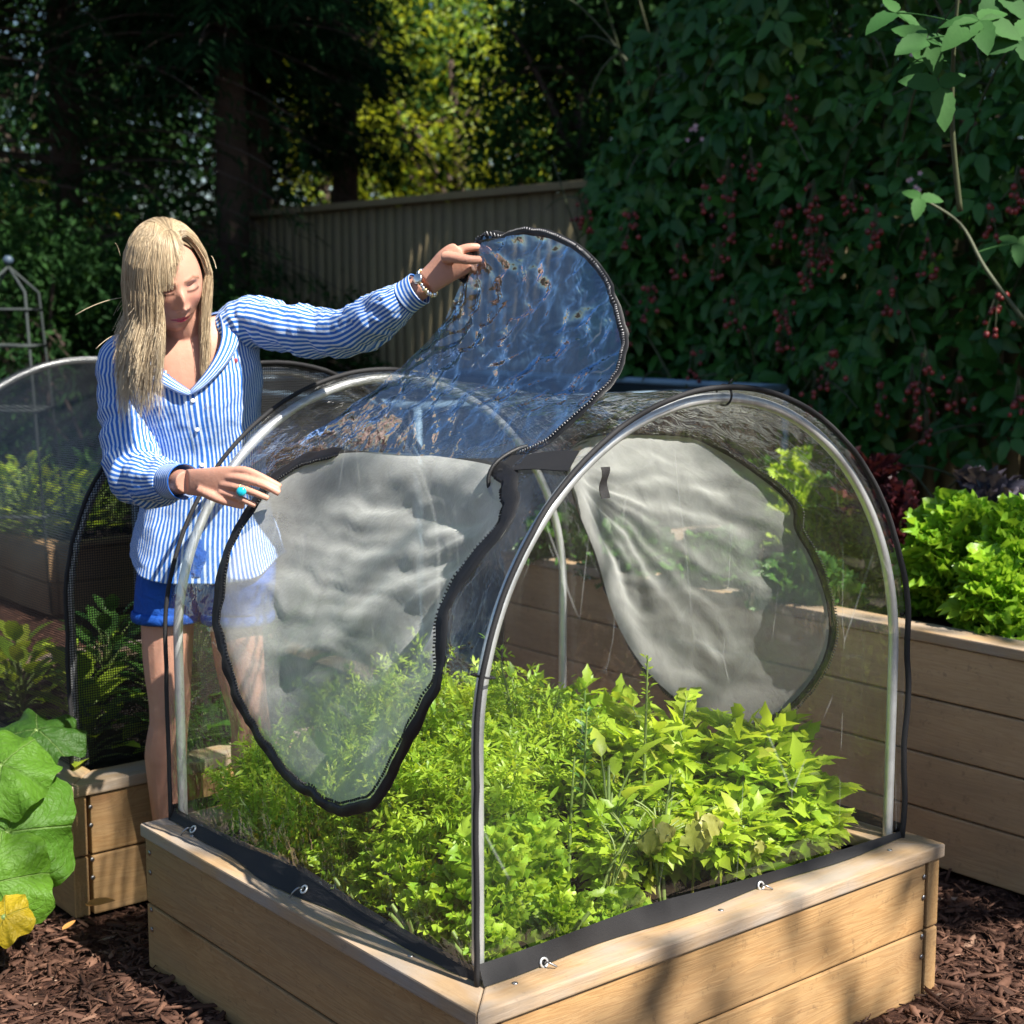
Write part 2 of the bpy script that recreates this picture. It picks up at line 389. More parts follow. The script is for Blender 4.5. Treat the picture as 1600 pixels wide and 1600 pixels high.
bed('raised_bed', 'low wooden raised bed under the black mesh cover, behind the squash leaves', -.015, 1.24, 1.536, 2.95, .31, 2, (M_wood, M_cap), screws=sc)
bed('raised_bed', 'tall wooden raised bed of four stacked boards, full of bright lettuce', 1.869, 3.07, -.75, 2.25, .60, 4, (M_wood_lit, M_cap))
bed('raised_bed', 'low dull wooden raised bed beyond the black mesh cover, left of the woman', 1.43, 2.9, 5.09, 6.9, .32, 2, (M_wood_dull, M_wood_dull))

# ------------------------------------------------------------------ fence
fa = np.array([.63, 7.7]); fd = NV[:2]
E = empty('fence', (*(fa + fd * 1.5), 0), 'weathered brown board fence in the shade behind the garden', 'fence')
g = G(); g2 = G(); r = np.random.default_rng(3); s = -6.0
while s < 9.0:
    bw = r.uniform(.092, .10); off = .006 if int(round(s / .098)) % 2 else 0
    c = fa + fd * (s + bw / 2); nrm = np.array([fd[1], -fd[0]]) * -1
    zt = 2.02 + r.uniform(-.004, .004); a = fa + fd * s; b = fa + fd * (s + bw - .004); k = -U[:2]
    V = []
    for z in (0, zt):
        for q in (a + k * off, b + k * off, b + k * (off + .018), a + k * (off + .018)): V.append((*q, z))
    g.add(V, [(0, 1, 2, 3), (4, 7, 6, 5), (0, 4, 5, 1), (1, 5, 6, 2), (2, 6, 7, 3), (3, 7, 4, 0)]); s += bw
g.build('fence_boards', M_fence, E, smooth=False)
L = 15.0; cc = fa + fd * (1.5) - U[:2] * .02
board('top_rail', M_fence, E, (*cc, 2.045), L, .04, .10, math.atan2(fd[1], fd[0]))
for s in (-2.0, .45, 2.9, 5.3):
    c = fa + fd * s + U[:2] * .06; board('fence_post', M_fence, E, (*c, 1.0), .09, 2.0, .09, 0)
# ------------------------------------------------------------------ clear plastic tunnel cover over the main bed
def film_mat(name, haze, refl, bumps, tintc=(.985, .99, .985), scratch=.0, rough=.03, refr=0.0, gcol=(1, 1, 1)):
    t = NT(name); st = t.pos()
    hs = None
    for (sc, dist, strg, mp) in bumps:
        h = t.noise(t.mapping(st, mp), abs(sc), 3, .55, dist)
        if sc < 0: h = t.math('POWER', t.math('ABSOLUTE', t.math('SUBTRACT', h, .5)), .45)
        hs = t.bump(h, strg, .02, hs)
    # Schlick reflectance of a thin sheet, the same from both sides
    dt = t.n('VectorMath', operation='DOT_PRODUCT'); t.put(dt.inputs[0], hs); t.put(dt.inputs[1], t.n('NewGeometry').outputs['Incoming'])
    ct = t.math('MINIMUM', t.math('ABSOLUTE', dt.outputs['Value']), 1.)
    fr = t.math('ADD', .04, t.math('MULTIPLY', .96, t.math('POWER', t.math('SUBTRACT', 1., ct), 5.)))
    f = t.math('MINIMUM', t.math('MULTIPLY', fr, refl), .85)
    gl = t.n('BsdfAnisotropic') if False else t.n('BsdfGlossy'); gl.inputs['Roughness'].default_value = rough; gl.inputs['Color'].default_value = gcol + (1,); t.put(gl.inputs['Normal'], hs)
    tr = t.n('BsdfTransparent'); tr.inputs[0].default_value = tintc + (1,)
    base = tr.outputs[0]
    if refr:
        rf = t.n('BsdfRefraction'); rf.inputs['IOR'].default_value = 1.12; rf.inputs['Roughness'].default_value = 0.0; t.put(rf.inputs['Normal'], hs)
        base = t.mixs(refr, base, rf.outputs[0])
    df = t.n('BsdfDiffuse'); df.inputs[0].default_value = (.85, .87, .87, 1); tl = t.n('BsdfTranslucent'); tl.inputs[0].default_value = (.85, .87, .87, 1)
    dd = t.mixs(.5, df.outputs[0], tl.outputs[0])
    hz = t.math('MULTIPLY', t.ramp(t.noise(st, 9, 5, .7), [(.3, .35), (.7, 1.)]), haze)
    if scratch:
        s1 = t.n('TexVoronoi', feature='DISTANCE_TO_EDGE'); t.put(s1.inputs['Vector'], t.mapping(st, (1, 1, .22))); s1.inputs['Scale'].default_value = 5.5
        m1 = t.ramp(s1.outputs['Distance'], [(0., 1.), (.008, 0.)])
        m1 = t.math('MULTIPLY', m1, t.ramp(t.noise(st, 7, 2), [(.5, 0.), (.6, 1.)]))
        s2 = t.n('TexVoronoi'); t.put(s2.inputs['Vector'], st); s2.inputs['Scale'].default_value = 210
        m2 = t.math('MULTIPLY', t.ramp(s2.outputs['Distance'], [(.08, 1.), (.16, 0.)]), t.ramp(t.noise(st, 5, 3), [(.45, 0.), (.65, 1.)]))
        hz = t.math('ADD', hz, t.math('MULTIPLY', t.math('MAXIMUM', m1, m2), scratch))
    base = t.mixs(hz, base, dd)
    return t.done(t.mixs(f, base, gl.outputs[0]))
B_roof = [(7, .8, .6, (1, 1, 1)), (-16, .6, .22, (1, 1, .6))]
M_film = film_mat('clear_film', .018, 1.5, B_roof, scratch=.10)
M_film_end = film_mat('clear_film_end', .014, 1.2, [(4, .8, .5, (1, 1, .3)), (40, .3, .10, (1, 1, .25))], scratch=.22)
M_flap = film_mat('crumpled_film', .02, 7.2, [(4, .6, .80, (1, 1, 1)), (12, .6, .50, (1, 1, 1)), (-9, .5, .07, (1, 1, 1)), (34, .5, .06, (1, 1, 1))], tintc=(.88, .92, .94), scratch=.16, rough=.012, gcol=(.66, .84, 1.))  # blue of the reflected sky is tinted into the gloss colour
t = NT('white_fleece'); p = t.pos()
fb = t.noise(p, 170, 4, .7); cl = t.noise(t.mapping(p, (1, 1, 1)), 14, 5, .65, .8)
n = t.bump(fb, .35, .002, t.bump(t.math('ABSOLUTE', t.math('SUBTRACT', cl, .5)), .22, .008))
df = t.n('BsdfDiffuse'); t.put(df.inputs[0], (.96, .98, .97, 1)); t.put(df.inputs['Normal'], n)
tl = t.n('BsdfTranslucent'); tl.inputs[0].default_value = (.96, .98, .96, 1); t.put(tl.inputs['Normal'], n)
tp = t.n('BsdfTransparent'); tp.inputs[0].default_value = (1, 1, 1, 1)
lw = t.n('LayerWeight'); lw.inputs[0].default_value = .35; t.put(lw.inputs['Normal'], n)
a = t.math('SUBTRACT', .76, t.math('MULTIPLY', lw.outputs['Facing'], .82))
a = t.math('ADD', a, t.math('MULTIPLY', t.math('SUBTRACT', cl, .5), .40))
M_fleece = t.done(t.mixs(t.math('MAXIMUM', a, .05), t.mixs(.46, df.outputs[0], tl.outputs[0]), tp.outputs[0]))

UC, ZC, RH = .640, .71, .555
def arch(s, off=0.):
    """point on the arch: s = length from the left foot at bed level along radius RH; returns u, z, outward normal"""
    s = np.asarray(s, float); L0 = ZC - .31; th = np.clip((s - L0) / RH, 0, math.pi)
    u = UC - (RH + off) * np.cos(th); z = ZC + (RH + off) * np.sin(th)
    z = np.where(s < L0, .31 + s, z); e = s - L0 - RH * math.pi; z = np.where(e > 0, ZC - e, z)
    return u, z, -np.cos(th), np.sin(th)
S_END = 2 * (ZC - .31) + RH * math.pi
def to_s(u, z):
    L0 = ZC - .31
    if z < ZC: return (z - .31) if u < UC else S_END - (z - .31)
    return L0 + RH * math.atan2(z - ZC, UC - u)
def surf(s, n, off=.017, wr=1.0):
    u, z, nu, nz = arch(s, off)
    q = np.stack([np.asarray(s, float), np.asarray(n, float)], -1)
    edge = np.clip(np.minimum(np.minimum(np.asarray(n) - .085, 1.175 - np.asarray(n)) / .1, np.minimum(np.asarray(s), S_END - np.asarray(s)) / .1), 0, 1)
    sagm = np.sin(np.clip((np.asarray(n) - .085) / 1.09, 0, 1) * math.pi)
    d = wr * edge * (.006 * smooth_noise(q, 7, 21) + .0035 * smooth_noise(q * [1, 2.2], 22, 22)) - .030 * sagm * nz
    u = u + d * nu; z = z + d * nz
    u, n, z = np.broadcast_arrays(u, n, z)
    return np.stack([O[0] + u * U[0] + n * NV[0], O[1] + u * U[1] + n * NV[1], z], -1)
cover = empty('crop_cover', W(.64, .63, .31), 'clear plastic tunnel cover on metal hoops with its side window unzipped and held open', 'garden cover')
def hoop(n, parent, name='hoop', rad=.0105, zb=.27, du=0.):
    s = np.linspace(0, S_END, 90); u, z, _, _ = arch(s, 0.0); P = [W(du + UC - RH, n, zb)] + [W(du + a, n, b) for a, b in zip(u, z)] + [W(du + UC + RH, n, zb)]
    g = G(); g.tube(P, rad, 12); return g.build(name, M_steel, parent)
hoop(.105, cover); hoop(1.157, cover)
# left window outline in (s, n), right window too
def sn(lst): return [(to_s(u, z), n) for u, n, z in lst]
WL = sn([(.285, .842, 1.136), (.235, .945, 1.086), (.15, .975, .95), (.092, .968, .80), (.086, .915, .72), (.086, .855, .633), (.086, .78, .575), (.086, .70, .533), (.086, .58, .512), (.086, .463, .515), (.086, .385, .55), (.085, .318, .637), (.09, .25, .73), (.094, .205, .808),
         (.126, .225, .915), (.17, .20, .99), (.204, .168, 1.052), (.251, .205, 1.10), (.29, .29, 1.145), (.31, .45, 1.155), (.31, .65, 1.155)])
WR = sn([(.96, .50, 1.165), (1.001, .426, 1.131), (1.06, .37, 1.08), (1.107, .319, 1.009), (1.14, .335, .95), (1.165, .31, .88), (1.192, .285, .765), (1.195, .30, .66), (1.195, .38, .55), (1.195, .47, .49), (1.195, .56, .458), (1.195, .70, .47), (1.195, .83, .52), (1.195, .93, .60), (1.194, .992, .69), (1.18, 1.03, .80),
         (1.156, 1.06, .912), (1.09, 1.03, 1.03), (1.03, .93, 1.10), (.98, .75, 1.15)])
WLs = closed_smooth(WL, 5); WRs = closed_smooth(WR, 5)
poly = [(0.02, .088)] + [(s, .088) for s in np.arange(.1, S_END - .05, .06)] + [(S_END - .02, .088)] + [(S_END - .02, 1.17)] + [(s, 1.17) for s in np.arange(S_END - .1, .05, -.06)] + [(.02, 1.17)]
V2, F = tri_fill(poly, .022, holes=[WLs, WRs])
g = G(); g.add(surf(V2[:, 0], V2[:, 1]), F); film = g.build('roof_film', M_film, cover)
# end panels
for nn, nm in ((.088, 1), (1.172, -1)):
    s = np.linspace(.02, S_END - .02, 70); u, z, _, _ = arch(s, .015); pol = np.stack([u, z], -1)
    V2, F = tri_fill(pol, .03); P = np.array([W(a, nn, b) for a, b in V2]); dd = .005 * smooth_noise(V2 * [1, .5], 9, 31) - .004
    ed = np.clip(poly_dist(V2[:, 0], V2[:, 1], pol) / .1, 0, 1); P[:, :2] += ((dd * ed)[:, None]) * NV[:2]
    g = G(); g.add(P, F); g.build('end_film', M_film_end, cover)
def ribbon_on(fn, pts, w0, w1, lift=.006, closed=True, teeth=True):
    """band following pts on a surface fn(a, b, off); width varies w0..w1"""
    P = np.asarray(pts); n = len(P)
    T = (np.roll(P, -1, 0) - np.roll(P, 1, 0)) if closed else np.gradient(P, axis=0)
    T /= np.linalg.norm(T, axis=1)[:, None]; Nn = np.stack([-T[:, 1], T[:, 0]], -1)
    rr = np.random.default_rng(8); wv = w0 + (w1 - w0) * (.5 + .5 * np.sin(np.linspace(0, 9, n) + 1)); rows = []
    for k, (o_, h) in enumerate([(-1, 0), (-.55, 1), (0, .5), (.55, 1), (1, 0)]):
        Q = P + Nn * (o_ * wv / 2)[:, None]; rows.append(fn(Q[:, 0], Q[:, 1], .017 + lift * h))
    V = np.stack(rows, 1).reshape(-1, 3); F = []
    for i in range(n if closed else n - 1):
        j = (i + 1) % n
        for k in range(4): F.append((i * 5 + k, i * 5 + k + 1, j * 5 + k + 1, j * 5 + k))
    return V, np.array(F), P, Nn, wv
def dense(P, step, closed=True):
    P = np.asarray(P); Q = np.vstack([P, P[:1]]) if closed else P
    d = np.r_[0, np.cumsum(np.linalg.norm(np.diff(Q, axis=0), axis=1))]; m = max(int(d[-1] / step), 4)
    t = np.linspace(0, d[-1], m, endpoint=not closed); return np.stack([np.interp(t, d, Q[:, 0]), np.interp(t, d, Q[:, 1])], -1)
def teeth_geo(fn, P, Nn, wv, side, off, size=.0022, skip=None):
    g = G(); A = P + Nn * (side * wv / 2)[:, None]; B = P + Nn * (side * (wv / 2 + .0045))[:, None]
    a = fn(A[:, 0], A[:, 1], off); b = fn(B[:, 0], B[:, 1], off)
    for i in range(len(P)):
        if skip is not None and skip(P[i]): continue
        t_ = a[(i + 1) % len(a)] - a[i - 1]; t_ = t_ / (np.linalg.norm(t_) + 1e-9) * .0014; e = b[i] - a[i]; nn = np.cross(t_, e); nn = nn / (np.linalg.norm(nn) + 1e-12) * .0012
        V = [a[i] - t_ - nn, a[i] + t_ - nn, a[i] + t_ + nn, a[i] - t_ + nn, b[i] - t_ - nn, b[i] + t_ - nn, b[i] + t_ + nn, b[i] - t_ + nn]
        g.add(V, [(0, 1, 5, 4), (1, 2, 6, 5), (2, 3, 7, 6), (3, 0, 4, 7), (4, 5, 6, 7)])
    return g
fs = lambda s, n, off: surf(s, n, off)
for pts, nm in ((WLs, 'L'), (WRs, 'R')):
    D = dense(pts, .0125); wob = .008 * smooth_noise(D, 16, 41)[:, None] * np.stack([np.ones(len(D)), np.cos(np.arange(len(D)) * .1)], -1); D = D + wob
    V, F, P_, N_, wv = ribbon_on(fs, D, .022, .036)
    hinge = (D[:, 0] > to_s(.292, 1.14)) & (D[:, 0] < 1.2) if nm == 'L' else np.zeros(len(D), bool)
    F = F[~hinge[F[:, 0] // 5]]
    g = G(); g.add(V, F); z_ = g.build('window_zipper', M_zip, cover)
    D2 = dense(D, .0062); D2 = D2 if nm == 'R' else D2; T = np.roll(D2, -1, 0) - np.roll(D2, 1, 0); T /= np.linalg.norm(T, axis=1)[:, None]
    side = 1 if nm == 'L' else -1
    tg = teeth_geo(fs, D2, np.stack([-T[:, 1], T[:, 0]], -1), np.full(len(D2), .027), side, .020, skip=(lambda q: q[0] > to_s(.292, 1.14)) if nm == 'L' else None); tg.build('zipper_teeth', M_zip, z_, smooth=False)
# fleece panels hanging in the windows
def fleece(pts, name, depth, seed, focus, amp=1.):
    V2, F = tri_fill(pts, .0115); d = poly_dist(V2[:, 0], V2[:, 1], np.asarray(pts)); k = np.clip(d / .13, 0, 1); k = k * k * (3 - 2 * k)
    v = V2 - focus; r_ = np.hypot(v[:, 0], v[:, 1]); a = np.arctan2(v[:, 1], v[:, 0])
    fold = np.sin(a * 13 + 2.2 * smooth_noise(V2, 5, seed) + 1.) + .5 * np.sin(a * 29 + 3 * smooth_noise(V2, 7, seed + 1))
    qf = V2 + .05 * np.stack([smooth_noise(V2, 4, seed + 5), smooth_noise(V2, 4, seed + 6)], -1); rid = smooth_noise(qf * [1.9, .30], 7, seed + 2); rid2 = 1 - np.abs(smooth_noise(qf * [2.0, .55], 15, seed + 3)) * 1.6
    hs_ = np.exp(-((V2[:, 0] - np.interp(.62, [0, 1], [V2[:, 0].min(), V2[:, 0].max()])) / .20) ** 2)
    dep = depth * k * (.55 + .75 * hs_) + k * (amp * .0055 * fold * np.clip(r_ / .15, 0, 1) * np.clip(1.35 - r_ / .7, .25, 1) + amp * .0075 * rid)
    g = G(); P = surf(V2[:, 0], V2[:, 1], .010 - dep, 0.); g.add(P, F); return g.build(name, M_fleece, cover)
fleece(WLs, 'window_fleece', .046, 51, np.array([to_s(.22, 1.08), .19])); fleece(WRs, 'window_fleece', .030, 61, np.array([to_s(1.10, 1.03), 1.03]), .7)
# lifted window flap: a plane from the hinge, leaning away
Hl = W(.30, .985, 1.146); Hr = W(.36, .28, 1.19); e1 = (Hr - Hl); e1 /= np.linalg.norm(e1)
TILT = R(33); e2 = np.array([0, 0, math.cos(TILT)]) + U * math.sin(TILT); e2 -= e1 * (e2 @ e1); e2 /= np.linalg.norm(e2); e3 = np.cross(e1, e2)
if e3 @ np.array([0, -1., 0]) < 0: e3 = -e3
def on_flap(x, y):
    r_ = ray(x, y); o_ = np.array([0, 0, CAM_H]); tt = ((Hl - o_) @ e3) / (r_ @ e3); p_ = o_ + r_ * tt - Hl; return (float(p_ @ e1), float(p_ @ e2))
FO_px = [(466, 690), (520, 652), (588, 590), (648, 522), (700, 455), (733, 412), (752, 385), (776, 372), (806, 368), (850, 367), (892, 380), (925, 408), (947, 450), (957, 500), (957, 545), (947, 588), (928, 622), (900, 650), (872, 676), (848, 694), (800, 712), (740, 716), (650, 713), (560, 704), (500, 700)]
FO = np.array([on_flap(*q) for q in FO_px]); FOs = closed_smooth(FO, 5)
ext = FO[:, 1].max()
def flap(a, b, off=0.):
    a = np.asarray(a, float); b = np.asarray(b, float); q = np.stack([a, b], -1); k = np.clip(b / .12, 0, 1)
    v = q - FO[6]; an = np.arctan2(v[:, 1], v[:, 0]) if q.ndim == 2 else 0; rr = np.hypot(v[..., 0], v[..., 1])
    h = k * (.030 * np.sin(np.clip(b / ext, 0, 1) * math.pi) * -1 + .010 * smooth_noise(q, 8, 71) + .006 * (1 - np.abs(smooth_noise(q, 17, 72)) * 1.7) + .007 * np.sin(an * 14) * np.exp(-rr / .18) * np.clip(rr / .03, 0, 1) + .0025 * smooth_noise(q, 45, 73))
    h = h + off
    return Hl + a[..., None] * e1 + b[..., None] * e2 + h[..., None] * e3
V2, F = tri_fill(FOs, .0085); g = G(); g.add(flap(V2[:, 0], V2[:, 1]), F); flp = g.build('window_flap', M_flap, cover)
M_zgrey = simple('grey_zipper_teeth', (.14, .14, .15), .35, .6)
seg = FOs[5 * 6 - 8: 5 * 20 + 2]
D = dense(seg, .010, False); V, F, P_, N_, wv = ribbon_on(lambda a, b, off: flap(a, b, off - .017), D, .015, .019, closed=False, lift=.004)
g = G(); g.add(V, F); zf = g.build('flap_zipper', M_zip, flp)
D2 = dense(seg, .0058, False); T = np.gradient(D2, axis=0); T /= np.linalg.norm(T, axis=1)[:, None]
ff = lambda a, b, off: flap(a, b, off)
teeth_geo(ff, D2, np.stack([-T[:, 1], T[:, 0]], -1), np.full(len(D2), -.003), 1, .006).build('zipper_teeth', M_zgrey, zf, smooth=False)
# loop of loose zipper between flap and window
lp = [pt(848, 694, 2.83), pt(812, 700, 2.80), pt(776, 722, 2.775), pt(763, 748, 2.765), pt(770, 775, 2.76), pt(792, 783, 2.755)]
g = G(); g.tube(catmull(lp, 6), .0038, 8); g.build('loose_zipper', M_zip, flp)
# hem skirt of black webbing, lying over the cap
def skirt(pts_fn, N):
    rows = []
    for k in np.linspace(0, 1, 5): rows.append([pts_fn(x, k) for x in np.linspace(0, 1, N)])
    V = np.array(rows); g = G(); g.add(V.reshape(-1, 3), grid_faces(5, N)); return g
def sk_left(x, k):
    n = .082 + x * 1.09; bulge = .012 + .030 * math.exp(-((n - .70) / .16) ** 2) + .012 * math.exp(-((n - 1.0) / .08) ** 2) - .01 * math.exp(-((n - .09) / .05) ** 2)
    hh = .024 + .018 * math.exp(-((n - .66) / .2) ** 2)
    return W(.072 - bulge * (1 - k) ** 1.3, n, .3125 + hh * k ** 1.0 + .004 * math.sin(n * 40) * (1 - k) * .3)
def sk_near(x, k):
    u = .068 + x * 1.14; hh = .034 * (1 - .62 * x) + .012 * math.exp(-((u - .45) / .2) ** 2)
    return W(u, .082 - (.010 + .006 * math.sin(u * 14)) * (1 - k), .3125 + hh * k)
def sk_far(x, k): return W(.068 + x * 1.14, 1.18 + .01 * (1 - k), .3125 + .03 * k)
def sk_right(x, k): return W(1.212 + .012 * (1 - k), .082 + x * 1.09, .3125 + .03 * k)
for fn in (sk_left, sk_near, sk_far, sk_right): skirt(fn, 70).build('hem_skirt', M_black, cover)
def torus(c, nrm, R_, r_, k=20, m=8):
    nrm = np.array(nrm) / np.linalg.norm(nrm); a = np.cross(nrm, [0, 0, 1.]); a /= np.linalg.norm(a) + 1e-9; b = np.cross(nrm, a)
    g = G(); th = np.linspace(0, 2 * math.pi, k + 1); g.tube([c + R_ * (math.cos(q) * a + math.sin(q) * b) for q in th], r_, m, cap=False); return g
for n_ in (.60, 1.06):
    x = (n_ - .082) / 1.09; c = np.array(sk_left(x, .35)) - U * .0035; nr = -U + np.array([0, 0, .8])
    gr = torus(c, nr, .0075, .0022).build('grommet', M_steel, cover)
    g = G(); g.tube(catmull([c, c - U * .012 + [0, 0, .006], c - U * .022 - [0, 0, .002] + NV * .004, c - U * .024 - [0, 0, .012] + NV * .01], 5), .0018, 6); g.build('peg_hook', M_screw, gr)
for u_ in (.20, .76):
    x = (u_ - .068) / 1.14; c = np.array(sk_near(x, .15)) - NV * .003
    gr = torus(c, -NV + np.array([0, 0, .3]), .0075, .0022).build('grommet', M_steel, cover)
    g = G(); g.tube(catmull([c, c - NV * .012 + [0, 0, .004], c - NV * .020 - [0, 0, .004] + U * .012], 5), .0018, 6); g.build('peg_hook', M_screw, gr)
# piping of the near seam
for nn, off in ((.082, .021), (1.178, .020)):
    s = np.linspace(0, S_END, 120); u, z, nu, nz = arch(s, off); P = np.array([W(a, nn, b) for a, b in zip(u, z)])
    P += (.0018 * smooth_noise(s[:, None], 9, 77)[:, None]) * NV
    P[:, :] += (np.clip((s - S_END + .75) / .3, 0, 1) * .004 * np.sin(s * 26))[:, None] * U
    g = G(); g.tube(P, .0062, 8, flat=.8); g.build('seam_piping', M_black, cover)
# black strap tabs on the roof and inside
def patch(name, quad, mat, m=10, wav=.004, parent=cover, thick=.0015):
    a, b, c, d = [np.array(q) for q in quad]; V = []
    for i in range(m + 1):
        for j in range(5):
            x = i / m; y = j / 4; p_ = (a * (1 - x) + b * x) * (1 - y) + (d * (1 - x) + c * x) * y; nn = np.cross(b - a, d - a); nn /= np.linalg.norm(nn)
            V.append(p_ + nn * wav * math.sin(x * 7 + y))
    g = G(); g.add(V, grid_faces(m + 1, 5)); g.add(np.array(V) + nn * thick, grid_faces(m + 1, 5)); return g.build(name, mat, parent)
fp = lambda u, n, dz=0: surf(np.array([to_s(u, math.sqrt(max(RH ** 2 - (u - UC) ** 2, 0)) + ZC)]), np.array([n]), .024 + dz)[0]
patch('strap_tab', [pt(792, 711, 2.80), pt(904, 703, 2.64), pt(886, 734, 2.60), pt(776, 734, 2.765)], M_black, wav=.002)
sa = W(.37, .12, 1.155); patch('strap_tab', [sa, sa + [0, 0, -.055], sa + U * .018 + [0, 0, -.055], sa + U * .018], M_black, wav=.004)
# zip ties on the near hoop
for s_ in (S_END * .5 + .015, .52):
    u, z, nu, nz = [float(v) for v in arch(s_, 0.)]; tang = U * nz - np.array([0, 0, 1.]) * nu
    g = torus(W(u, .098, z) + (U * nu + np.array([0, 0, nz])) * .006, tang, .019, .0022, 18, 6); c = W(u, .09, z) + (U * nu + np.array([0, 0, nz])) * .024
    g.tube([c, c + (U * nu + np.array([0, 0, nz])) * .012 - NV * .006 + tang * .006], .0018, 6); g.build('cable_tie', M_black, cover)

# ------------------------------------------------------------------ black mesh cover on the bed behind
t = NT('black_mesh'); uvn = t.attr('st').outputs['Vector']; sp = t.n('SeparateXYZ'); t.put(sp.inputs[0], uvn)
def bars(v): return t.math('GREATER_THAN', t.math('FRACT', t.math('MULTIPLY', v, 1 / .0062)), .64)
k = t.math('MAXIMUM', bars(sp.outputs[0]), bars(sp.outputs[1]))
M_mesh = t.done(t.mixs(k, t.n('BsdfTransparent').outputs[0], t.pbsdf((.012, .013, .015), .45, spec=.5)))
mcov = empty('mesh_cover', W(.62, 2.25, .31), 'black netting tunnel on metal hoops over the bed left of the woman', 'garden cover')
for nn in (1.696, 2.80): hoop(nn, mcov, rad=.0105, du=-.01)
s = np.linspace(0, S_END, 90); nnn = np.linspace(1.68, 2.815, 40); S2, N2 = np.meshgrid(s, nnn); u, z, nu, nz = arch(S2, .014)
d = .006 * smooth_noise(np.stack([S2, N2], -1), 6, 81) - .03 * np.sin((N2 - 1.68) / 1.135 * math.pi) * nz; u = u + d * nu - .01; z = z + d * nz
V = np.stack([O[0] + u * U[0] + N2 * NV[0], O[1] + u * U[1] + N2 * NV[1], z], -1)
g = G(); g.add(V, grid_faces(*S2.shape)); g.build('netting', M_mesh, mcov, uv=np.stack([S2, N2, S2 * 0], -1).reshape(-1, 3))
for nn in (1.68,):
    s1 = np.linspace(0, S_END, 70); u, z, _, _ = arch(s1, .014); u = u - .01; pol = np.stack([u, z], -1); V2, F = tri_fill(pol, .05)
    g = G(); g.add(np.array([W(a, nn, b) for a, b in V2]), F); g.build('end_netting', M_mesh, mcov, uv=np.stack([V2[:, 0], V2[:, 1], V2[:, 0] * 0], -1))
    u, z, _, _ = arch(s1, .022); P = np.array([W(a - .01, nn - .008, b) for a, b in zip(u, z)]) + (.003 * smooth_noise(s1[:, None], 14, 5)[:, None]) * U
    g = G(); g.tube(P, .009, 8, flat=.6); g.build('seam_piping', M_black, mcov)
# large netted frames further back
M_net = simple('dark_netting', (.010, .013, .018), .5, nscale=20, namt=.5)
M_bluepipe = simple('blue_grey_pipe', (.22, .32, .42), .35, nscale=12)
def netted_box(u0, u1, n0, n1, top, label, gap=0):
    E = empty('netted_frame', W((u0 + u1) / 2, (n0 + n1) / 2, 0), label, 'garden frame', 'netted frames behind the beds')
    q = [(u0, n0), (u1, n0), (u1, n1), (u0, n1)]
    g = G()
    for i in range(4):
        a, b = q[i], q[(i + 1) % 4]; g.tube([W(*a, top), W(*b, top)], .016, 8); g.tube([W(*a, 0), W(*a, top)], .016, 8)
    g.build('pipe_frame', M_bluepipe, E)
    g = G(); m = 14
    for i in range(4):
        a, b = np.array(q[i]), np.array(q[(i + 1) % 4]); V = []
        for j in range(m + 1):
            for k_ in range(m + 1): 
                c = a + (b - a) * j / m; V.append(W(*c, (top - .014) * k_ / m) + np.array([.012 * math.sin(j * 1.3 + k_ * .4), .012 * math.cos(j + k_), 0]))
        g.add(V, grid_faces(m + 1, m + 1))
    V = [W(u0 + (u1 - u0) * i / m, n0 + (n1 - n0) * j / m, top - .02 - .03 * math.sin(i / m * math.pi) * math.sin(j / m * math.pi)) for i in range(m + 1) for j in range(m + 1)]
    g.add(V, grid_faces(m + 1, m + 1)); g.build('net_skin', M_net, E)
netted_box(1.6, 3.46, 2.36, 4.5, 1.10, 'black netted box frame with blue grey pipes, in front of the fence by the bramble')
# ------------------------------------------------------------------ leaf templates
def leaf_tpl(L=1., Wd=.5, rows=6, fold=.25, curl=.25, tooth=0., peak=.4, cup=0.):
    """blade along +y, width along x, upper side +z"""
    V = []; 
    for i in range(rows + 1):
        t_ = i / rows; w_ = (t_ ** (peak * 1.5)) * ((1 - t_) ** .8) * 1.75; w_ = max(w_, 0) * Wd / 2
        if tooth and i % 2: w_ *= 1 - tooth
        z = -curl * t_ * t_; y = t_ * L; V += [(-w_, y - .08 * w_, z + fold * w_ - cup * w_ * t_), (0, y, z), (w_, y - .08 * w_, z + fold * w_)]
    F = []
    for i in range(rows):
        a = i * 3; F += [(a, a + 1, a + 4, a + 3), (a + 1, a + 2, a + 5, a + 4)]
    return np.array(V), np.array(F)
def frill_tpl(rows=9, cols=11, ruff=.10, seed=0, waist=.35, freq=3.2):
    """lettuce leaf: fan that ruffles towards its rim"""
    r = np.random.default_rng(seed); V = []
    ph = r.uniform(0, 6.28, 3)
    for i in range(rows + 1):
        t_ = i / rows; w_ = (waist + (1 - waist) * math.sin(min(t_ * 1.25, 1) * math.pi / 2)) * .5
        for j in range(cols + 1):
            x = j / cols * 2 - 1; rim = max(t_, abs(x) * .9) ** 3
            y = t_ - .22 * x * x * t_; z = .32 * t_ ** 2 * -.6 + .22 * abs(x) ** 2 * t_
            a = math.atan2(x, t_ + .3)
            k = ruff * rim; V.append((x * w_ + k * .5 * math.sin(a * freq * 5 + ph[0]), y + k * .6 * math.sin(a * freq * 7 + ph[1]), z + k * (math.sin(a * freq * 6 + ph[2]) + .6 * math.sin(a * freq * 15 + ph[0]))))
    return np.array(V), grid_faces(rows + 1, cols + 1)
def norm(a): return a / (np.linalg.norm(a, axis=-1, keepdims=True) + 1e-12)
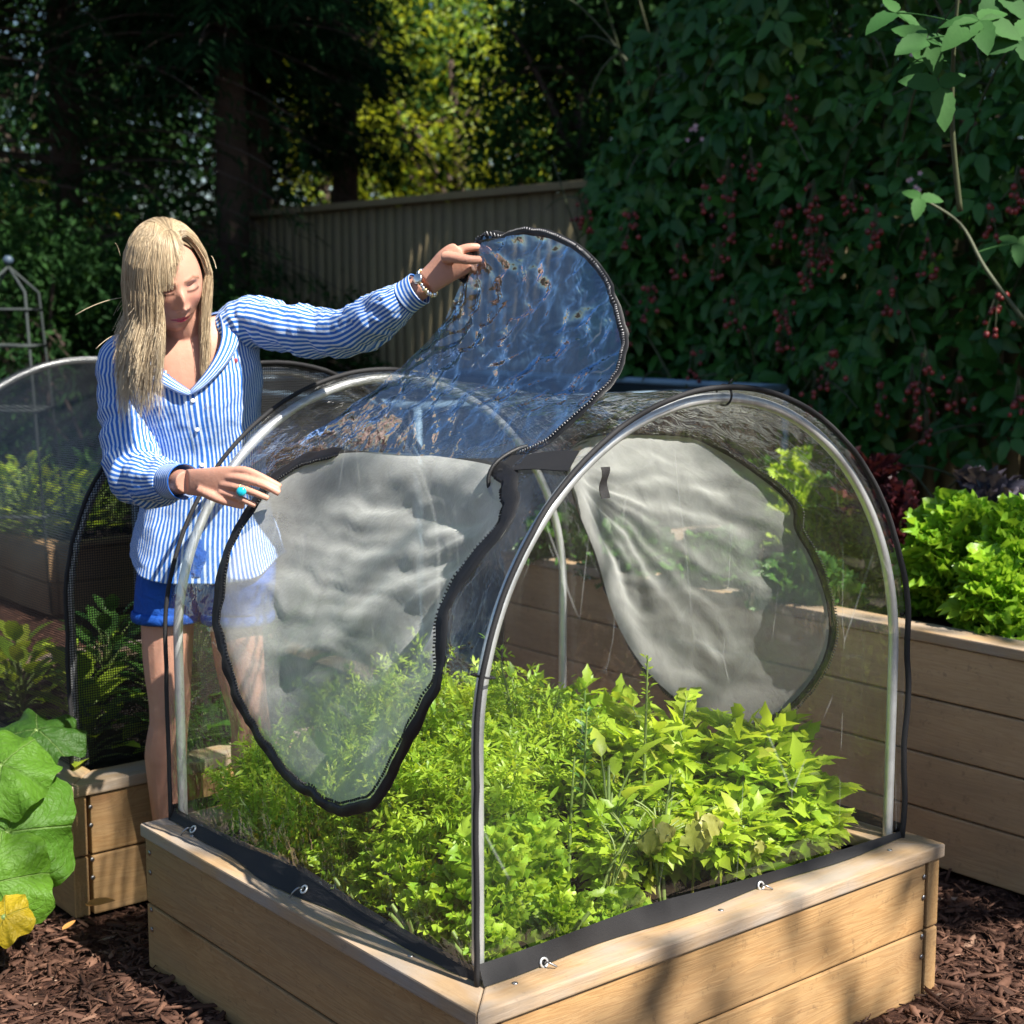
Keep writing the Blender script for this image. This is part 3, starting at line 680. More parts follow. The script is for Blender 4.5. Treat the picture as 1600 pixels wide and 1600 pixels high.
def scatter(g, tpl, P, D, Nrm, S, tint, mat=0):
    """copies of a template: P base, D blade direction, Nrm upper side, S size"""
    V, F = tpl; P = np.asarray(P, float); D = norm(np.asarray(D, float)); X_ = norm(np.cross(D, np.asarray(Nrm, float))); Z_ = np.cross(X_, D)
    S = np.asarray(S, float); S = S[:, None] if S.ndim == 1 else S
    Q = V[None] * S[:, None, :] if S.shape[1] == 3 else V[None] * S[:, None, :1]
    A = Q[..., 0:1] * X_[:, None] + Q[..., 1:2] * D[:, None] + Q[..., 2:3] * Z_[:, None] + P[:, None]
    k = len(V); FF = (np.arange(len(P))[:, None, None] * k + F[None]).reshape(-1, F.shape[1])
    g.add(A.reshape(-1, 3), FF, np.repeat(np.clip(tint, 0, 1), k), mat)
def rand_dir(r, n, up=0.):
    d = r.normal(size=(n, 3)); d[:, 2] += up; return norm(d)

M_celery = leaf_mat('celery_leaf', (.20, .38, .03), (.56, .72, .07), .50, c2=(.50, .50, .09))
M_stem = leaf_mat('green_stem', (.10, .20, .04), (.26, .34, .10), .15)
M_parsley = leaf_mat('parsley_leaf', (.22, .42, .035), (.50, .68, .07), .45)
M_lettuce = leaf_mat('lettuce_leaf', (.17, .38, .025), (.36, .60, .06), .40, rough=.38)
M_red = leaf_mat('red_lettuce_leaf', (.035, .008, .014), (.10, .022, .030), .25)
M_purple = leaf_mat('purple_kale_leaf', (.04, .045, .07), (.12, .10, .13), .15)
M_kale = leaf_mat('kale_leaf', (.03, .10, .02), (.10, .24, .04), .28)
M_squash = leaf_mat('squash_leaf', (.07, .19, .02), (.16, .34, .035), .40, rough=.5)
M_dead = leaf_mat('withered_leaf', (.22, .27, .04), (.44, .42, .10), .3)
T_ov = leaf_tpl(1, .74, 6, .3, .25, .38); T_nar = leaf_tpl(1, .34, 6, .3, .3); T_small = leaf_tpl(1, .55, 4, .25, .2)
def bez(a, b, c, n=7):
    t_ = np.linspace(0, 1, n)[:, None]; return (1 - t_) ** 2 * a + 2 * t_ * (1 - t_) * b + t_ ** 2 * c
def keep_in(P, m=.03):
    """leaves of plants under the clear cover stay inside its film"""
    P = np.array(P, float); d = P - O; u = d @ U; n = d @ NV
    if not (0 < np.median(u) < 1.255 and 0 < np.median(n) < 1.197): return P
    u2 = np.clip(u, .105 + m, 1.175 - m); n2 = np.clip(n, .105 + m, 1.155 - m)
    return P + (u2 - u)[:, None] * U + (n2 - n)[:, None] * NV
def soil(u, n, z=.262): return W(u, n, z)
T_fine = leaf_tpl(1, .42, 3, .2, .25)
def celery(name, base, h, rad, nst, label, seed, leafs=.05, tone=0., fine=False, group='celery clumps inside the cover', mats=None, dens=1.):
    r = np.random.default_rng(seed); E = empty(name, base, label, 'plant', group); gs = G(); gl = G(); P = []; D = []; N_ = []; S = []; T = []
    for i in range(nst):
        az = r.uniform(0, 6.28); rr = rad * math.sqrt(r.uniform(.02, 1)); hh = h * r.uniform(.45, 1.0) * (1 - .30 * (rr / rad) ** 2)
        top = base + np.array([math.cos(az) * rr, math.sin(az) * rr, hh]); mid = base + np.array([math.cos(az) * rr * .35, math.sin(az) * rr * .35, hh * .65])
        B = bez(base + r.normal(0, .012, 3) * [1, 1, 0], mid, top, 8); gs.tube(B, np.linspace(.0055, .0022, 8), 6, r.uniform(.1, .8), cap=False)
        d = norm(B[-1] - B[-2]); t0 = r.uniform(0, .6) + tone
        for k in range(int(r.integers(8, 12) * dens)):
            q = 1 - k * .062; p_ = B[0] * 0 + np.array([np.interp(q, np.linspace(0, 1, 8), B[:, c]) for c in range(3)])
            for s_ in ((1,) if k == 0 else (-1, 1)):
                side = norm(np.cross(d, [0, 0, 1.]) + r.normal(0, .4, 3)) * s_; dd = norm(side * (.0 if k == 0 else 1.) + d * .6 + r.normal(0, .25, 3)); st = p_ + dd * leafs * .35
                gs.tube([p_, st], [.0016, .0012], 4, .5, cap=False)
                for m in range(3):
                    e = norm(dd + .75 * (m - 1) * norm(np.cross(dd, [.1, .2, 1.])) + r.normal(0, .15, 3)); P.append(st); D.append(e); N_.append(norm(np.array([0, 0, 1.]) + r.normal(0, .45, 3))); S.append(leafs * r.uniform(.6, 1.45)); T.append(t0 + r.uniform(-.1, .35))
    if fine:      # feathery fronds: every leaflet becomes a spray of narrow ones
        P = np.repeat(np.array(P), 7, 0); D = np.repeat(np.array(D), 7, 0); S0 = np.repeat(np.array(S), 7); T = np.repeat(np.array(T), 7) + r.normal(0, .12, len(P)); q = r.uniform(0, 1.1, len(P))
        P = P + D * (q * S0)[:, None] + r.normal(0, .0035, P.shape); D = D + r.normal(0, .65, D.shape); N_ = np.repeat(np.array(N_), 7, 0); S = S0 * r.uniform(.32, .62, len(P))
        scatter(gl, T_fine, keep_in(P, .02), D, N_, S, T)
    else: scatter(gl, T_ov, keep_in(P, .035), D, N_, S, np.array(T))
    mm = mats or (M_stem, M_celery)
    gs.build('stem', mm[0], E); gl.build('foliage', mm[1], E); return E
def curly(name, base, h, rad, nn, label, seed, size=.055, mat=None, group=None, cat='plant', frz=None):
    """head of frilly leaves"""
    r = np.random.default_rng(seed); E = empty(name, base, label, cat, group); g = G(); tp = [frill_tpl(7, 10, .13, k) for k in range(4)] if frz is None else frz
    az = r.uniform(0, 6.28, nn); el = np.arcsin(np.sqrt(r.uniform(0.0, 1, nn))) * (1.) ; k = r.uniform(.25, 1, nn) ** .45
    D = np.stack([np.cos(az) * np.cos(el), np.sin(az) * np.cos(el), np.sin(el)], -1)
    P = base + D * np.array([rad, rad, h]) * (k[:, None] * .96) - D * size * .6; P[:, 2] = np.maximum(P[:, 2], base[2] - .01); P = keep_in(P, .028)
    Nn = norm(np.array([0, 0, 1.]) - D * .5 + r.normal(0, .3, (nn, 3))); DD = norm(D + np.array([0, 0, .35]) + r.normal(0, .35, (nn, 3))); S = size * r.uniform(.7, 1.3, nn); T = r.uniform(0, .95, nn)
    for q in range(len(tp)):
        m = np.arange(nn) % len(tp) == q; scatter(g, tp[q], P[m], DD[m], Nn[m], S[m], T[m])
    g.build('leaves', mat or M_parsley, E); gs = G()
    for i in range(7):
        a_ = i * .9; gs.tube(bez(base, base + [math.cos(a_) * rad * .2, math.sin(a_) * rad * .2, h * .4], base + [math.cos(a_) * rad * .6, math.sin(a_) * rad * .6, h * .7]), .004, 5, .6, cap=False)
    gs.build('stem', M_stem, E); return E
def spire(name, base, h, label, seed, leaf=.02, lean=(0, 0), mat=None, group='bolting leafy spires', lo=.25):
    r = np.random.default_rng(seed); E = empty(name, base, label, 'plant', group); gs = G(); gl = G()
    top = base + np.array([lean[0], lean[1], h]); B = bez(base, base + np.array([lean[0] * .2, lean[1] * .2, h * .5]) + r.normal(0, .01, 3), top, 12); gs.tube(B, np.linspace(.0055, .002, 12), 6, .6, cap=False)
    n = int(h * 260); t_ = r.uniform(lo, 1, n); P = np.stack([np.interp(t_, np.linspace(0, 1, 12), B[:, c]) for c in range(3)], -1); az = r.uniform(0, 6.28, n)
    D = np.stack([np.cos(az), np.sin(az), r.uniform(.2, 1.1, n)], -1); gl_s = leaf * r.uniform(.6, 1.3, n) * (1.25 - .6 * t_); P2 = P + norm(D) * (leaf * .4 * r.uniform(0, 1.2, n))[:, None]
    scatter(gl, T_small, P2, D, np.tile([0, 0, 1.], (n, 1)) + r.normal(0, .4, (n, 3)), gl_s, r.uniform(0, .8, n))
    gs.build('stem', M_stem, E); gl.build('leaves', mat or M_celery, E)
def rosette(name, base, h, n, ls, label, mat, seed, group, cat='plant', wd=.8, up=.9):
    r = np.random.default_rng(seed); E = empty(name, base, label, cat, group); gl = G(); gs = G(); tp = leaf_tpl(1, wd, 7, .35, .35, .18); P = []; D = []; S = []; N_ = []
    for i in range(n):
        a_ = i * 2.4 + r.uniform(-.3, .3); t_ = (i + .5) / n; out_ = .25 + (1 - t_) * up; z0 = h * (.15 + .75 * t_)
        q = base + np.array([0, 0, z0 * .5]); e = base + np.array([math.cos(a_) * out_ * h * .45, math.sin(a_) * out_ * h * .45, z0]); gs.tube(bez(q, (q + e) / 2 + [0, 0, .02], e, 5), [.0035, .003, .0028, .0024, .002], 5, .6, cap=False)
        P.append(e); D.append((math.cos(a_) * out_, math.sin(a_) * out_, .55)); N_.append((-math.cos(a_) * .6, -math.sin(a_) * .6, 1)); S.append(ls * r.uniform(.7, 1.2))
    scatter(gl, tp, keep_in(P, .06), D, N_, S, r.uniform(0, 1, n)); gs.tube([base, base + [0, 0, h * .5], base + [0, 0, h * .85]], [.006, .005, .003], 6, .5); gl.build('leaves', mat, E); gs.build('stem', M_stem, E)
# inside the clear cover ----------------------------------------------------
cel = [(.63, .62, .43, .20, 'tallest leafy celery clump at the middle of the clear cover'),
       (.42, .93, .40, .19, 'leafy celery clump at the back left of the clear cover, behind the white fleece'),
       (.66, .98, .38, .18, 'bright celery clump at the back of the clear cover beside the far hoop'),
       (.26, .74, .33, .17, 'celery clump against the left side window of the clear cover'),
       (.33, .50, .37, .17, 'celery clump behind the black curve of the left window zipper'),
       (.86, .42, .33, .19, 'wide celery clump right of centre in the clear cover, under the round fleece window'),
       (1.02, .33, .27, .16, 'celery clump nearest the right hoop leg inside the clear cover'),
       (.88, .72, .30, .17, 'celery clump farther back, behind the wide celery clump right of centre'),
       (.22, 1.00, .26, .13, 'low celery clump by the left foot of the far hoop'),
       (.47, .70, .38, .17, 'celery clump between the tallest clump and the left window'),
       (.78, .26, .19, .13, 'low celery clump behind the middle of the near black hem'), (1.0, .20, .13, .10, 'smallest celery clump at the right end of the near hem'), (.57, .26, .20, .10, 'low celery clump between the parsley and the bare stems'), (.90, .95, .30, .16, 'celery clump in the far right corner of the cover'), (.15, .86, .20, .10, 'small celery clump pressed against the lower left window zipper')]
for i, (u_, n_, h_, rd, lb) in enumerate(cel):
    FN = i in (0, 1, 2, 3, 4, 8, 9, 14)
    if FN: lb = lb.replace('leafy celery', 'feathery green').replace('celery', 'feathery green')
    celery('feathery_plant' if FN else 'celery_plant', soil(u_, n_), h_, rd, 46 if rd > .16 else 30, lb, 100 + i, [0.036, 0.03, 0.034, 0.03, 0.04, 0.052, 0.06, 0.04, 0.034, 0.046, 0.044, 0.04, 0.036, 0.034, 0.032][i], fine=FN, group='feathery clumps inside the cover' if FN else 'celery clumps inside the cover', tone=[-.1, .2, .25, 0, -.05, .2, .1, -.1, 0, -.15, .25, .1, .2, -.1, .1][i])
for i, (u_, n_, h_, rd, lb) in enumerate([(.22, .26, .25, .13, 'curly bright green parsley in the near corner of the clear cover'), (.20, .46, .21, .12, 'curly parsley behind the black hem on the left side of the cover'),
       (.36, .30, .23, .11, 'curly parsley just right of the near hoop leg'), (.17, .66, .14, .09, 'low curly parsley by the bulging hem and its metal eyelet')]):
    curly('parsley_plant', soil(u_, n_), h_, rd, 330, lb, 200 + i, .034, frz=[frill_tpl(4, 7, .22, k, freq=2.) for k in range(3)], group='curly parsley along the near left edge')
for i, (px, py, ztop, u_, n_, lb) in enumerate([(885, 1130, 0, .46, .30, 'thin bolting stalk with tiny leaves left of the dark gap in the near panel'), (1085, 1045, 0, .71, .36, 'tallest thin spire poking up in front of the round fleece window'),
       (955, 1110, 0, .60, .42, 'dark leafy spire between the two bright clumps'), (820, 1130, 0, .40, .40, 'small leaved spire beside the near hoop leg'), (1010, 1140, 0, .66, .24, 'leafy spire near the middle of the black near hem')]):
    spire('bolting_stalk', soil(u_, n_), [.32, .47, .36, .34, .26][i], lb, 300 + i, .026 if i in (2, 4) else .019, (r_ := (.01, -.01)), M_kale if i == 2 else None)
# withered lower leaves and bare stems at the near hem
r = np.random.default_rng(77)
for i, (u_, n_, s_, lb) in enumerate([(.56, .17, .10, 'withered yellow leaf drooping at the near hem, left one of the pair'), (.66, .15, .12, 'large limp yellow green leaf folded over by the near hem'), (.80, .14, .07, 'small pale withered leaf on the soil by the near hem'), (.50, .22, .08, 'curled brownish leaf under the thin stalk')]):
    g = G(); b = soil(u_, n_, .45 if i < 2 else .37); scatter(g, frill_tpl(8, 8, .12, i), [b, b + [.01, .0, .01]], [(-.3 + .2 * i, -.5, -.9), (.5, -.3, -.7)], [(-.5, -.8, .5), (.2, -1, .3)], [s_ * .5, s_ * .38], np.array([.2, .7])); g.tube(bez(b, b + [0, .03, .06], soil(u_ + .05, n_ + .06, .27)), .003, 5, .9, cap=False)
    o = g.build('withered_leaf', M_dead); tag(o, lb, 'leaf', 'withered leaves in the cover')
for i in range(5):
    g = G(); b = soil(.47 + .08 * i, .22 + .03 * (i % 2)); tp_ = b + [r.uniform(-.08, .08), r.uniform(-.05, .05), r.uniform(.14, .24)]; g.tube(bez(b, (b + tp_) / 2 + r.normal(0, .02, 3), tp_), np.linspace(.0045, .002, 7), 6, .95)
    for k in range(5): a_ = r.uniform(0, 6.28); g.tube(bez(b * (1 - .2 * k) + tp_ * .2 * k, tp_, tp_ + [math.cos(a_) * .06, math.sin(a_) * .06, .02]), .0018, 4, .9)
    o = g.build('bare_stem', M_stem); tag(o, ['pale bare stem rising beside the thin stalk', 'pale bare stem over the curled brown leaf', 'pale bare stem behind the limp yellow leaf', 'pale forked stem right of the limp yellow leaf', 'pale bare stem under the wide celery clump'][i], 'stem', 'bare stems in the cover')

for i, (u_, n_, h_, lb) in enumerate([(.13, .16, .13, 'low curly parsley in the sharp near corner under the seam'), (.12, .33, .13, 'low curly parsley along the narrow part of the left hem'), (.12, .52, .12, 'low curly parsley just before the bulging hem'), (.13, .80, .12, 'low curly parsley beyond the bulging hem'), (.30, .14, .14, 'low curly parsley at the left end of the near hem'), (.45, .13, .10, 'lowest curly parsley by the first eyelet of the near hem')]):
    curly('parsley_plant', soil(u_, n_), h_, .085, 190, lb, 220 + i, .030, frz=[frill_tpl(4, 7, .22, k, freq=2.) for k in range(3)], group='curly parsley along the near left edge')
# broad leaved chard between the celery
for i, (u_, n_, h_, lb) in enumerate([(.62, .36, .30, 'broad leaved chard between the celery clumps at the middle of the cover'), (.98, .52, .26, 'broad leaved chard at the right of the cover under the fleece window'), (.80, .16, .17, 'small broad leaved chard with pale leaves behind the near hem')]):
    rosette('chard_plant', soil(u_, n_), h_, 15, .085, lb, M_celery, 240 + i, 'chard inside the cover', wd=.75, up=.75)
# right hand bed: lettuces
LT = [frill_tpl(9, 13, .15, 20 + k, freq=2.6) for k in range(4)]
def lettuce(px, py, Y, rad, h, n, label, mat, size, seed, name='lettuce_plant', group='lettuces in the tall bed'):
    c = pt(px, py, Y); base = np.array([c[0], c[1], .555]); curly(name, base, max(h, c[2] - .555), rad, n, label, seed, size, mat, group, 'plant', LT)
lettuce(1500, 775, 4.25, .155, .37, 520, 'big bright yellow green frilly lettuce at the left end of the lettuce row', M_lettuce, .085, 401)
lettuce(1600, 800, 4.10, .15, .36, 460, 'bright frilly lettuce at the right edge of the picture', M_lettuce, .085, 402)
lettuce(1450, 850, 4.32, .10, .26, 200, 'smaller lime lettuce hanging over the cap board', M_lettuce, .075, 403)
lettuce(1560, 880, 4.0, .12, .24, 260, 'low lime lettuce spilling over the front of the tall bed', M_lettuce, .075, 404)
lettuce(1362, 700, 5.0, .13, .40, 170, 'dark red lettuce rising behind the hoop at the right', M_red, .09, 405)
lettuce(1408, 760, 4.8, .10, .34, 110, 'dark red lettuce between hoop and bright lettuce', M_red, .08, 406)
lettuce(1545, 722, 4.75, .13, .40, 90, 'purple grey kale behind the bright lettuce', M_purple, .11, 407, 'kale_plant')
lettuce(1600, 760, 4.6, .08, .34, 50, 'small purple kale at the right edge behind the bright lettuce', M_purple, .09, 408, 'kale_plant')
lettuce(1243, 725, 5.2, .14, .42, 260, 'feathery green plant seen through the clear roof on the right', M_parsley, .06, 409)
lettuce(1300, 770, 5.1, .12, .34, 60, 'sparse dark kale behind the right side of the hoop', M_kale, .07, 410, 'kale_plant')
lettuce(1190, 740, 5.6, .14, .36, 70, 'dark kale seen through the round fleece window edge', M_kale, .07, 411, 'kale_plant')
for i, (n_, lb) in enumerate([(1.0, 'nearest the round fleece window'), (1.35, 'second along the front edge'), (1.7, 'third along the front edge'), (2.05, 'farthest along the front edge')]):
    b = W(1.97, n_, .55); curly('kale_plant', b, .20, .17, 70, 'dark kale hanging over the edge of the tall bed, ' + lb, 430 + i, .085, M_kale, 'kale at the back of the tall bed', 'plant', LT)
# left mesh bed: young kale and chard
spots = [(.16, 1.80), (.40, 1.78), (.62, 1.83), (.25, 2.05), (.52, 2.1), (.80, 2.0), (.2, 2.35), (.48, 2.4), (.76, 2.35), (.3, 2.62), (.62, 2.66), (.95, 2.6)]
desc = ['nearest the corner post', 'in the front row behind the leg', 'in the front row hidden behind the woman', 'left one of the second row', 'middle one of the second row', 'right one of the second row', 'left one of the third row', 'middle one of the third row', 'right one of the third row', 'left one of the back row', 'middle one of the back row', 'right one of the back row']
for i, (u_, n_) in enumerate(spots):
    rosette('kale_plant', W(u_, n_, .262), .20 + .05 * (i % 3), 24, .085 + .02 * (i % 2), 'young kale plant under the black mesh, ' + desc[i], M_kale if i % 3 else M_celery, 500 + i, 'young kale under the mesh cover')
# plants in the far left bed
for i, (px, Y) in enumerate([(10, 7.6), (45, 7.5), (80, 7.6), (118, 7.7), (150, 7.8), (190, 7.9), (225, 8.1)]):
    c = pt(px, 850, Y); rosette('leafy_plant', np.array([c[0], c[1], .28]), .36 + .09 * (i % 3 == 1), 46, .10, ['bushy bean like plant at the far left of the far bed', 'bright bushy plant second from the left in the far bed', 'tall pale green plant third from the left in the far bed', 'bushy plant in the middle of the far bed', 'darker bushy plant right of the middle of the far bed', 'dark bushy plant beside the woman in the far bed', 'dark plant mostly behind the woman in the far bed'][i], M_celery if i < 4 else M_kale, 540 + i, 'bushy plants in the far left bed', wd=.6, up=.8)
# strip of low greens on the ground behind the mesh bed
for i, (px, py) in enumerate([(20, 1080), (60, 1075), (105, 1040), (160, 1030), (30, 1150)]):
    c = onz(px, py + 40, .0) if i < 4 else onz(px, 1220, 0); rosette('chard_plant', np.array([c[0], c[1], 0.0]), .20, 14, .09, 'low leafy chard growing at the left edge behind the squash, ' + ['leftmost in its row', 'second in its row', 'third in its row', 'last in its row', 'nearest the squash'][i], M_celery, 560 + i, 'chard at the left edge')
# squash: big lobed leaves at the left edge
def squash_leaf(c, D, Nn, R_, tint, seed):
    r = np.random.default_rng(seed); nr, na = 16, 72; V = [(0, 0, 0)]; ph = r.uniform(0, 6.28, 4)
    for i in range(1, nr + 1):
        q = i / nr
        for j in range(na):
            a_ = j / na * 2 * math.pi; lobe = 1 + .10 * math.cos(5 * a_ + math.pi) - .35 * math.exp(-((abs(a_ - math.pi)) / .28) ** 2) + .02 * math.sin(17 * a_ + ph[0])
            vein = abs(math.sin(2.5 * a_ + math.pi / 2)) ** .6
            z = -.38 * q * q + .09 * q * math.sin(3 * a_ + ph[1]) + .17 * q ** 3 * math.sin(7 * a_ + ph[2]) + .05 * q ** 4 * math.sin(15 * a_ + ph[3]) + .03 * q * vein + .012 * math.sin(q * 22 + a_ * 9)
            V.append((math.sin(a_) * q * lobe, math.cos(a_) * q * lobe, z))
    V = np.array(V) * R_; F = [(0, 1 + j, 1 + (j + 1) % na, 0) for j in range(na)]
    for i in range(nr - 1):
        for j in range(na): a_ = 1 + i * na; F.append((a_ + j, a_ + na + j, a_ + na + (j + 1) % na, a_ + (j + 1) % na))
    D = norm(np.array(D, float)); X_ = norm(np.cross(D, np.array(Nn, float))); Z_ = np.cross(X_, D)
    squash_leaf.st = [(0, 0, 0)] + [(j / na * 2 * math.pi, (i + 1) / nr, 0) for i in range(nr) for j in range(na)]
    return c + V[:, :1] * X_ + V[:, 1:2] * D + V[:, 2:3] * Z_, np.array(F), tint
E = empty('squash_plant', onz(20, 1440, 0), 'large leaved squash plant at the left edge beside the mesh covered bed', 'plant')
t = NT('squash_blade'); a = t.attr('tint').outputs['Fac']; col = t.ramp(a, [(0, (.022, .075, .012)), (.45, (.07, .19, .018)), (.7, (.13, .29, .025)), (.95, (.62, .42, .02))])
f = t.noise(t.pos(), 38, 4, .6); col = t.mix(t.math('MULTIPLY', f, .45), col, (.05, .12, .015))
sp = t.n('SeparateXYZ'); t.put(sp.inputs[0], t.attr('st').outputs['Vector']); aa = t.math('ADD', sp.outputs[0], t.math('MULTIPLY', t.noise(t.pos(), 12, 2), .10))
mv = t.math('ABSOLUTE', t.math('SINE', t.math('MULTIPLY', aa, 2.5))); m1 = t.ramp(t.math('MULTIPLY', mv, sp.outputs[1]), [(.015, 1.), (.05, 0.)])
sv = t.math('FRACT', t.math('ADD', t.math('MULTIPLY', sp.outputs[1], 7.), t.math('MULTIPLY', mv, -2.4))); m2 = t.ramp(t.math('ABSOLUTE', t.math('SUBTRACT', sv, .5)), [(.02, .30), (.07, 0.)])
vm = t.math('MAXIMUM', m1, m2); col = t.mix(t.math('MULTIPLY', vm, .38), col, (.30, .42, .14)); nrm = t.bump(vm, .7, .006, t.bump(t.noise(t.pos(), 55, 4), .7, .012))
tr = t.n('BsdfTranslucent'); t.put(tr.inputs[0], t.mix(.6, col, (.30, .45, .03)))
M_sq = t.done(t.mixs(.4, t.pbsdf(col, .5, nrm, spec=.35), tr.outputs[0]))
stem = onz(-40, 1400, 0)
for i, (px, py, Y, D, Nn, R_, ti, nm) in enumerate([(58, 1140, 3.50, (.5, .3, .1), (-.1, -.5, 1), .105, .12, 'leaf_blade'), (2, 1195, 3.30, (.8, -.1, -.2), (.3, -.6, .8), .115, .62, 'leaf_blade'),
        (12, 1300, 3.25, (.35, -.2, -.9), (.4, -.9, .3), .155, .5, 'leaf_blade'), (-10, 1380, 3.15, (.5, -.3, -.8), (.2, -.9, .3), .12, .68, 'leaf_blade'), (8, 1432, 3.10, (.6, -.3, -.5), (.1, -.8, .6), .055, .97, 'leaf_blade'), (-15, 1240, 3.6, (.2, .2, .5), (.1, -.8, .5), .14, .25, 'leaf_blade')]):
    g = G(); c = pt(px, py, Y); g.add(*squash_leaf(c, D, Nn, R_, ti, 600 + i)); o = g.build(nm, M_sq, E, uv=np.array(squash_leaf.st))
    if i == 4: o['label'] = 'small withered yellow leaf at the foot of the plant'
    g = G(); g.tube(bez(stem, np.array([c[0] - .05, c[1], c[2] * .8]), c, 9), np.linspace(.010, .006, 9), 8, .5); g.build('stem', M_stem, E)
# fallen leaves
M_fall = leaf_mat('fallen_leaf', (.40, .19, .05), (.62, .30, .09), .2)
for px, py, s_, az, lb in [(158, 1416, .088, -.35, 'orange fallen leaf lying on the mulch in front of the left bed corner'), (12, 1455, .10, 2.2, 'curled orange fallen leaf below the yellow squash leaf at the left edge'), (108, 1448, .04, 1., 'small brown fallen leaf on the mulch left of the main bed')]:
    c = onz(px, py, .03); g = G(); scatter(g, leaf_tpl(1, .55, 8, .3, -.12), [c - np.array([math.cos(az), math.sin(az), 0]) * s_ / 2], [(math.cos(az), math.sin(az), .12)], [(0, -.3, 1)], [s_], np.array([.7])); o = g.build('fallen_leaf', M_fall); tag(o, lb, 'leaf', 'fallen leaves on the mulch')
# ------------------------------------------------------------------ bramble hedge
M_bram = leaf_mat('bramble_leaf', (.022, .090, .020), (.080, .230, .040), .26, rough=.38, c2=(.14, .20, .03), spec=.3)
M_bramlit = leaf_mat('young_bramble_leaf', (.020, .085, .020), (.055, .15, .038), .25, rough=.7, spec=.2)
M_berry = leaf_mat('red_berry', (.09, .012, .014), (.30, .040, .036), .05, rough=.3)
M_cane = leaf_mat('bramble_cane', (.03, .05, .02), (.08, .09, .04), .05, rough=.6)
M_pink = leaf_mat('pink_blossom', (.55, .32, .42), (.8, .6, .68), .3)
hed = empty('bramble_hedge', (*(fa - fd * 1.3 - U[:2] * .35), 0), 'tall dark bramble hedge hung with red berries over the fence at the right', 'hedge')
r = np.random.default_rng(21)
def hedge_top(s):            # s = metres along the fence, negative towards the right
    return 2.02 + .25 * smooth_noise(np.asarray(s)[:, None] * 1., 2.5, 9) + np.clip((.15 - s), 0, 4) * 1.0
def hedge_pts(n):
    s = r.uniform(-3.6, .25, n); top = np.clip(hedge_top(s), 1.7, 5.2); z = r.uniform(.15, 1, n) ** .85 * top
    # left edge: the hedge only reaches the fence boards high up on that side
    lim = .16 - .30 * np.clip((1.9 - z) / 1.2, 0, 1) - .25 * np.clip((1.0 - z), 0, 1) + .12 * smooth_noise(z[:, None], 5, 6)
    s = np.minimum(s, lim - r.exponential(.06, n))
    bulge = .38 + .16 * smooth_noise(np.stack([s, z], -1), 2.6, 10) + .18 * np.clip(z - 1.6, 0, 2) * .4
    bulge = bulge * np.clip((lim - s) / .5 + .45, .4, 1)
    dep = bulge * (1 - r.beta(.9, 2.6, n)); P = fa[None] + fd[None] * s[:, None] - U[None, :2] * (.03 + dep)[:, None]
    return np.column_stack([P, z]), dep / bulge, s
P, dd, s_ = hedge_pts(6500)
cl = smooth_noise(P, 3.5, 12) + .5 * smooth_noise(P, 9, 13); keep = (cl > -.62); P = P[keep]; n = len(P)
g = G(); T_br = leaf_tpl(1, .72, 6, .22, .22, .16, peak=.36)
fwd = np.array([-U[0], -U[1], .15]); face = norm(fwd + r.normal(0, .55, (n, 3)) + np.array([0, 0, .35])); down = norm(np.array([0, 0, -.55]) + r.normal(0, .75, (n, 3)))
side = norm(np.cross(down, face)); down = norm(np.cross(face, side)); sz = r.uniform(.07, .125, n); ti = np.clip(r.beta(1.6, 3, n), 0, 1); ti[r.random(n) < .02] = 1.
for k, (a_, m_) in enumerate([(0, 1.), (1.15, .85), (-1.15, .85)]):
    D = down * math.cos(a_) + side * math.sin(a_); scatter(g, T_br, P + D * (sz * .12)[:, None], D, face + r.normal(0, .15, (n, 3)), sz * m_, ti)
g.build('leaves', M_bram, hed)
g = G()
for i in range(90):
    s0 = r.uniform(-3.2, .3); z0 = r.uniform(.3, 2.6); a_ = fa + fd * s0 - U[:2] * r.uniform(.1, .3); b_ = a_ + fd * r.uniform(-.6, .6) - U[:2] * r.uniform(.1, .35); z1 = z0 + r.uniform(-.4, .9)
    A = np.array([*a_, z0]); B = np.array([*b_, z1]); g.tube(bez(A, (A + B) / 2 + np.array([-U[0] * .1, -U[1] * .1, .25]), B, 9), np.linspace(.007, .003, 9), 6, r.uniform(0, 1), cap=False)
g.build('canes', M_cane, hed)
# berries: icospheres made of drupelets, grouped in trusses
ico = bmesh.new(); bmesh.ops.create_icosphere(ico, subdivisions=2, radius=1); IV = np.array([v.co[:] for v in ico.verts]); IF = np.array([[v.index for v in f.verts] for f in ico.faces]); ico.free()
IV = IV * (1 + .10 * np.cos(IV[:, :1] * 9) * np.cos(IV[:, 1:2] * 9) * np.cos(IV[:, 2:] * 9)); IF4 = np.column_stack([IF, IF[:, 0]])
def truss(seed):
    rr = np.random.default_rng(seed); g = G(); m = rr.integers(9, 16)
    for k in range(m):
        c = np.array([rr.normal(0, .022), rr.normal(0, .022), -rr.uniform(0, .13)]); s_ = rr.uniform(.0065, .0105); g.add(IV * [s_, s_, s_ * 1.15] + c, IF4, rr.uniform(.1, 1))
        g.tube([np.array([0, 0, .02]), c * .6 + [0, 0, .008], c + [0, 0, s_]], .0011, 4, .5, mat=1, cap=False)
    o = g.build('berry_cluster', [M_berry, M_cane]); me = o.data; bpy.data.objects.remove(o); return me
TR = [truss(700 + k) for k in range(5)]
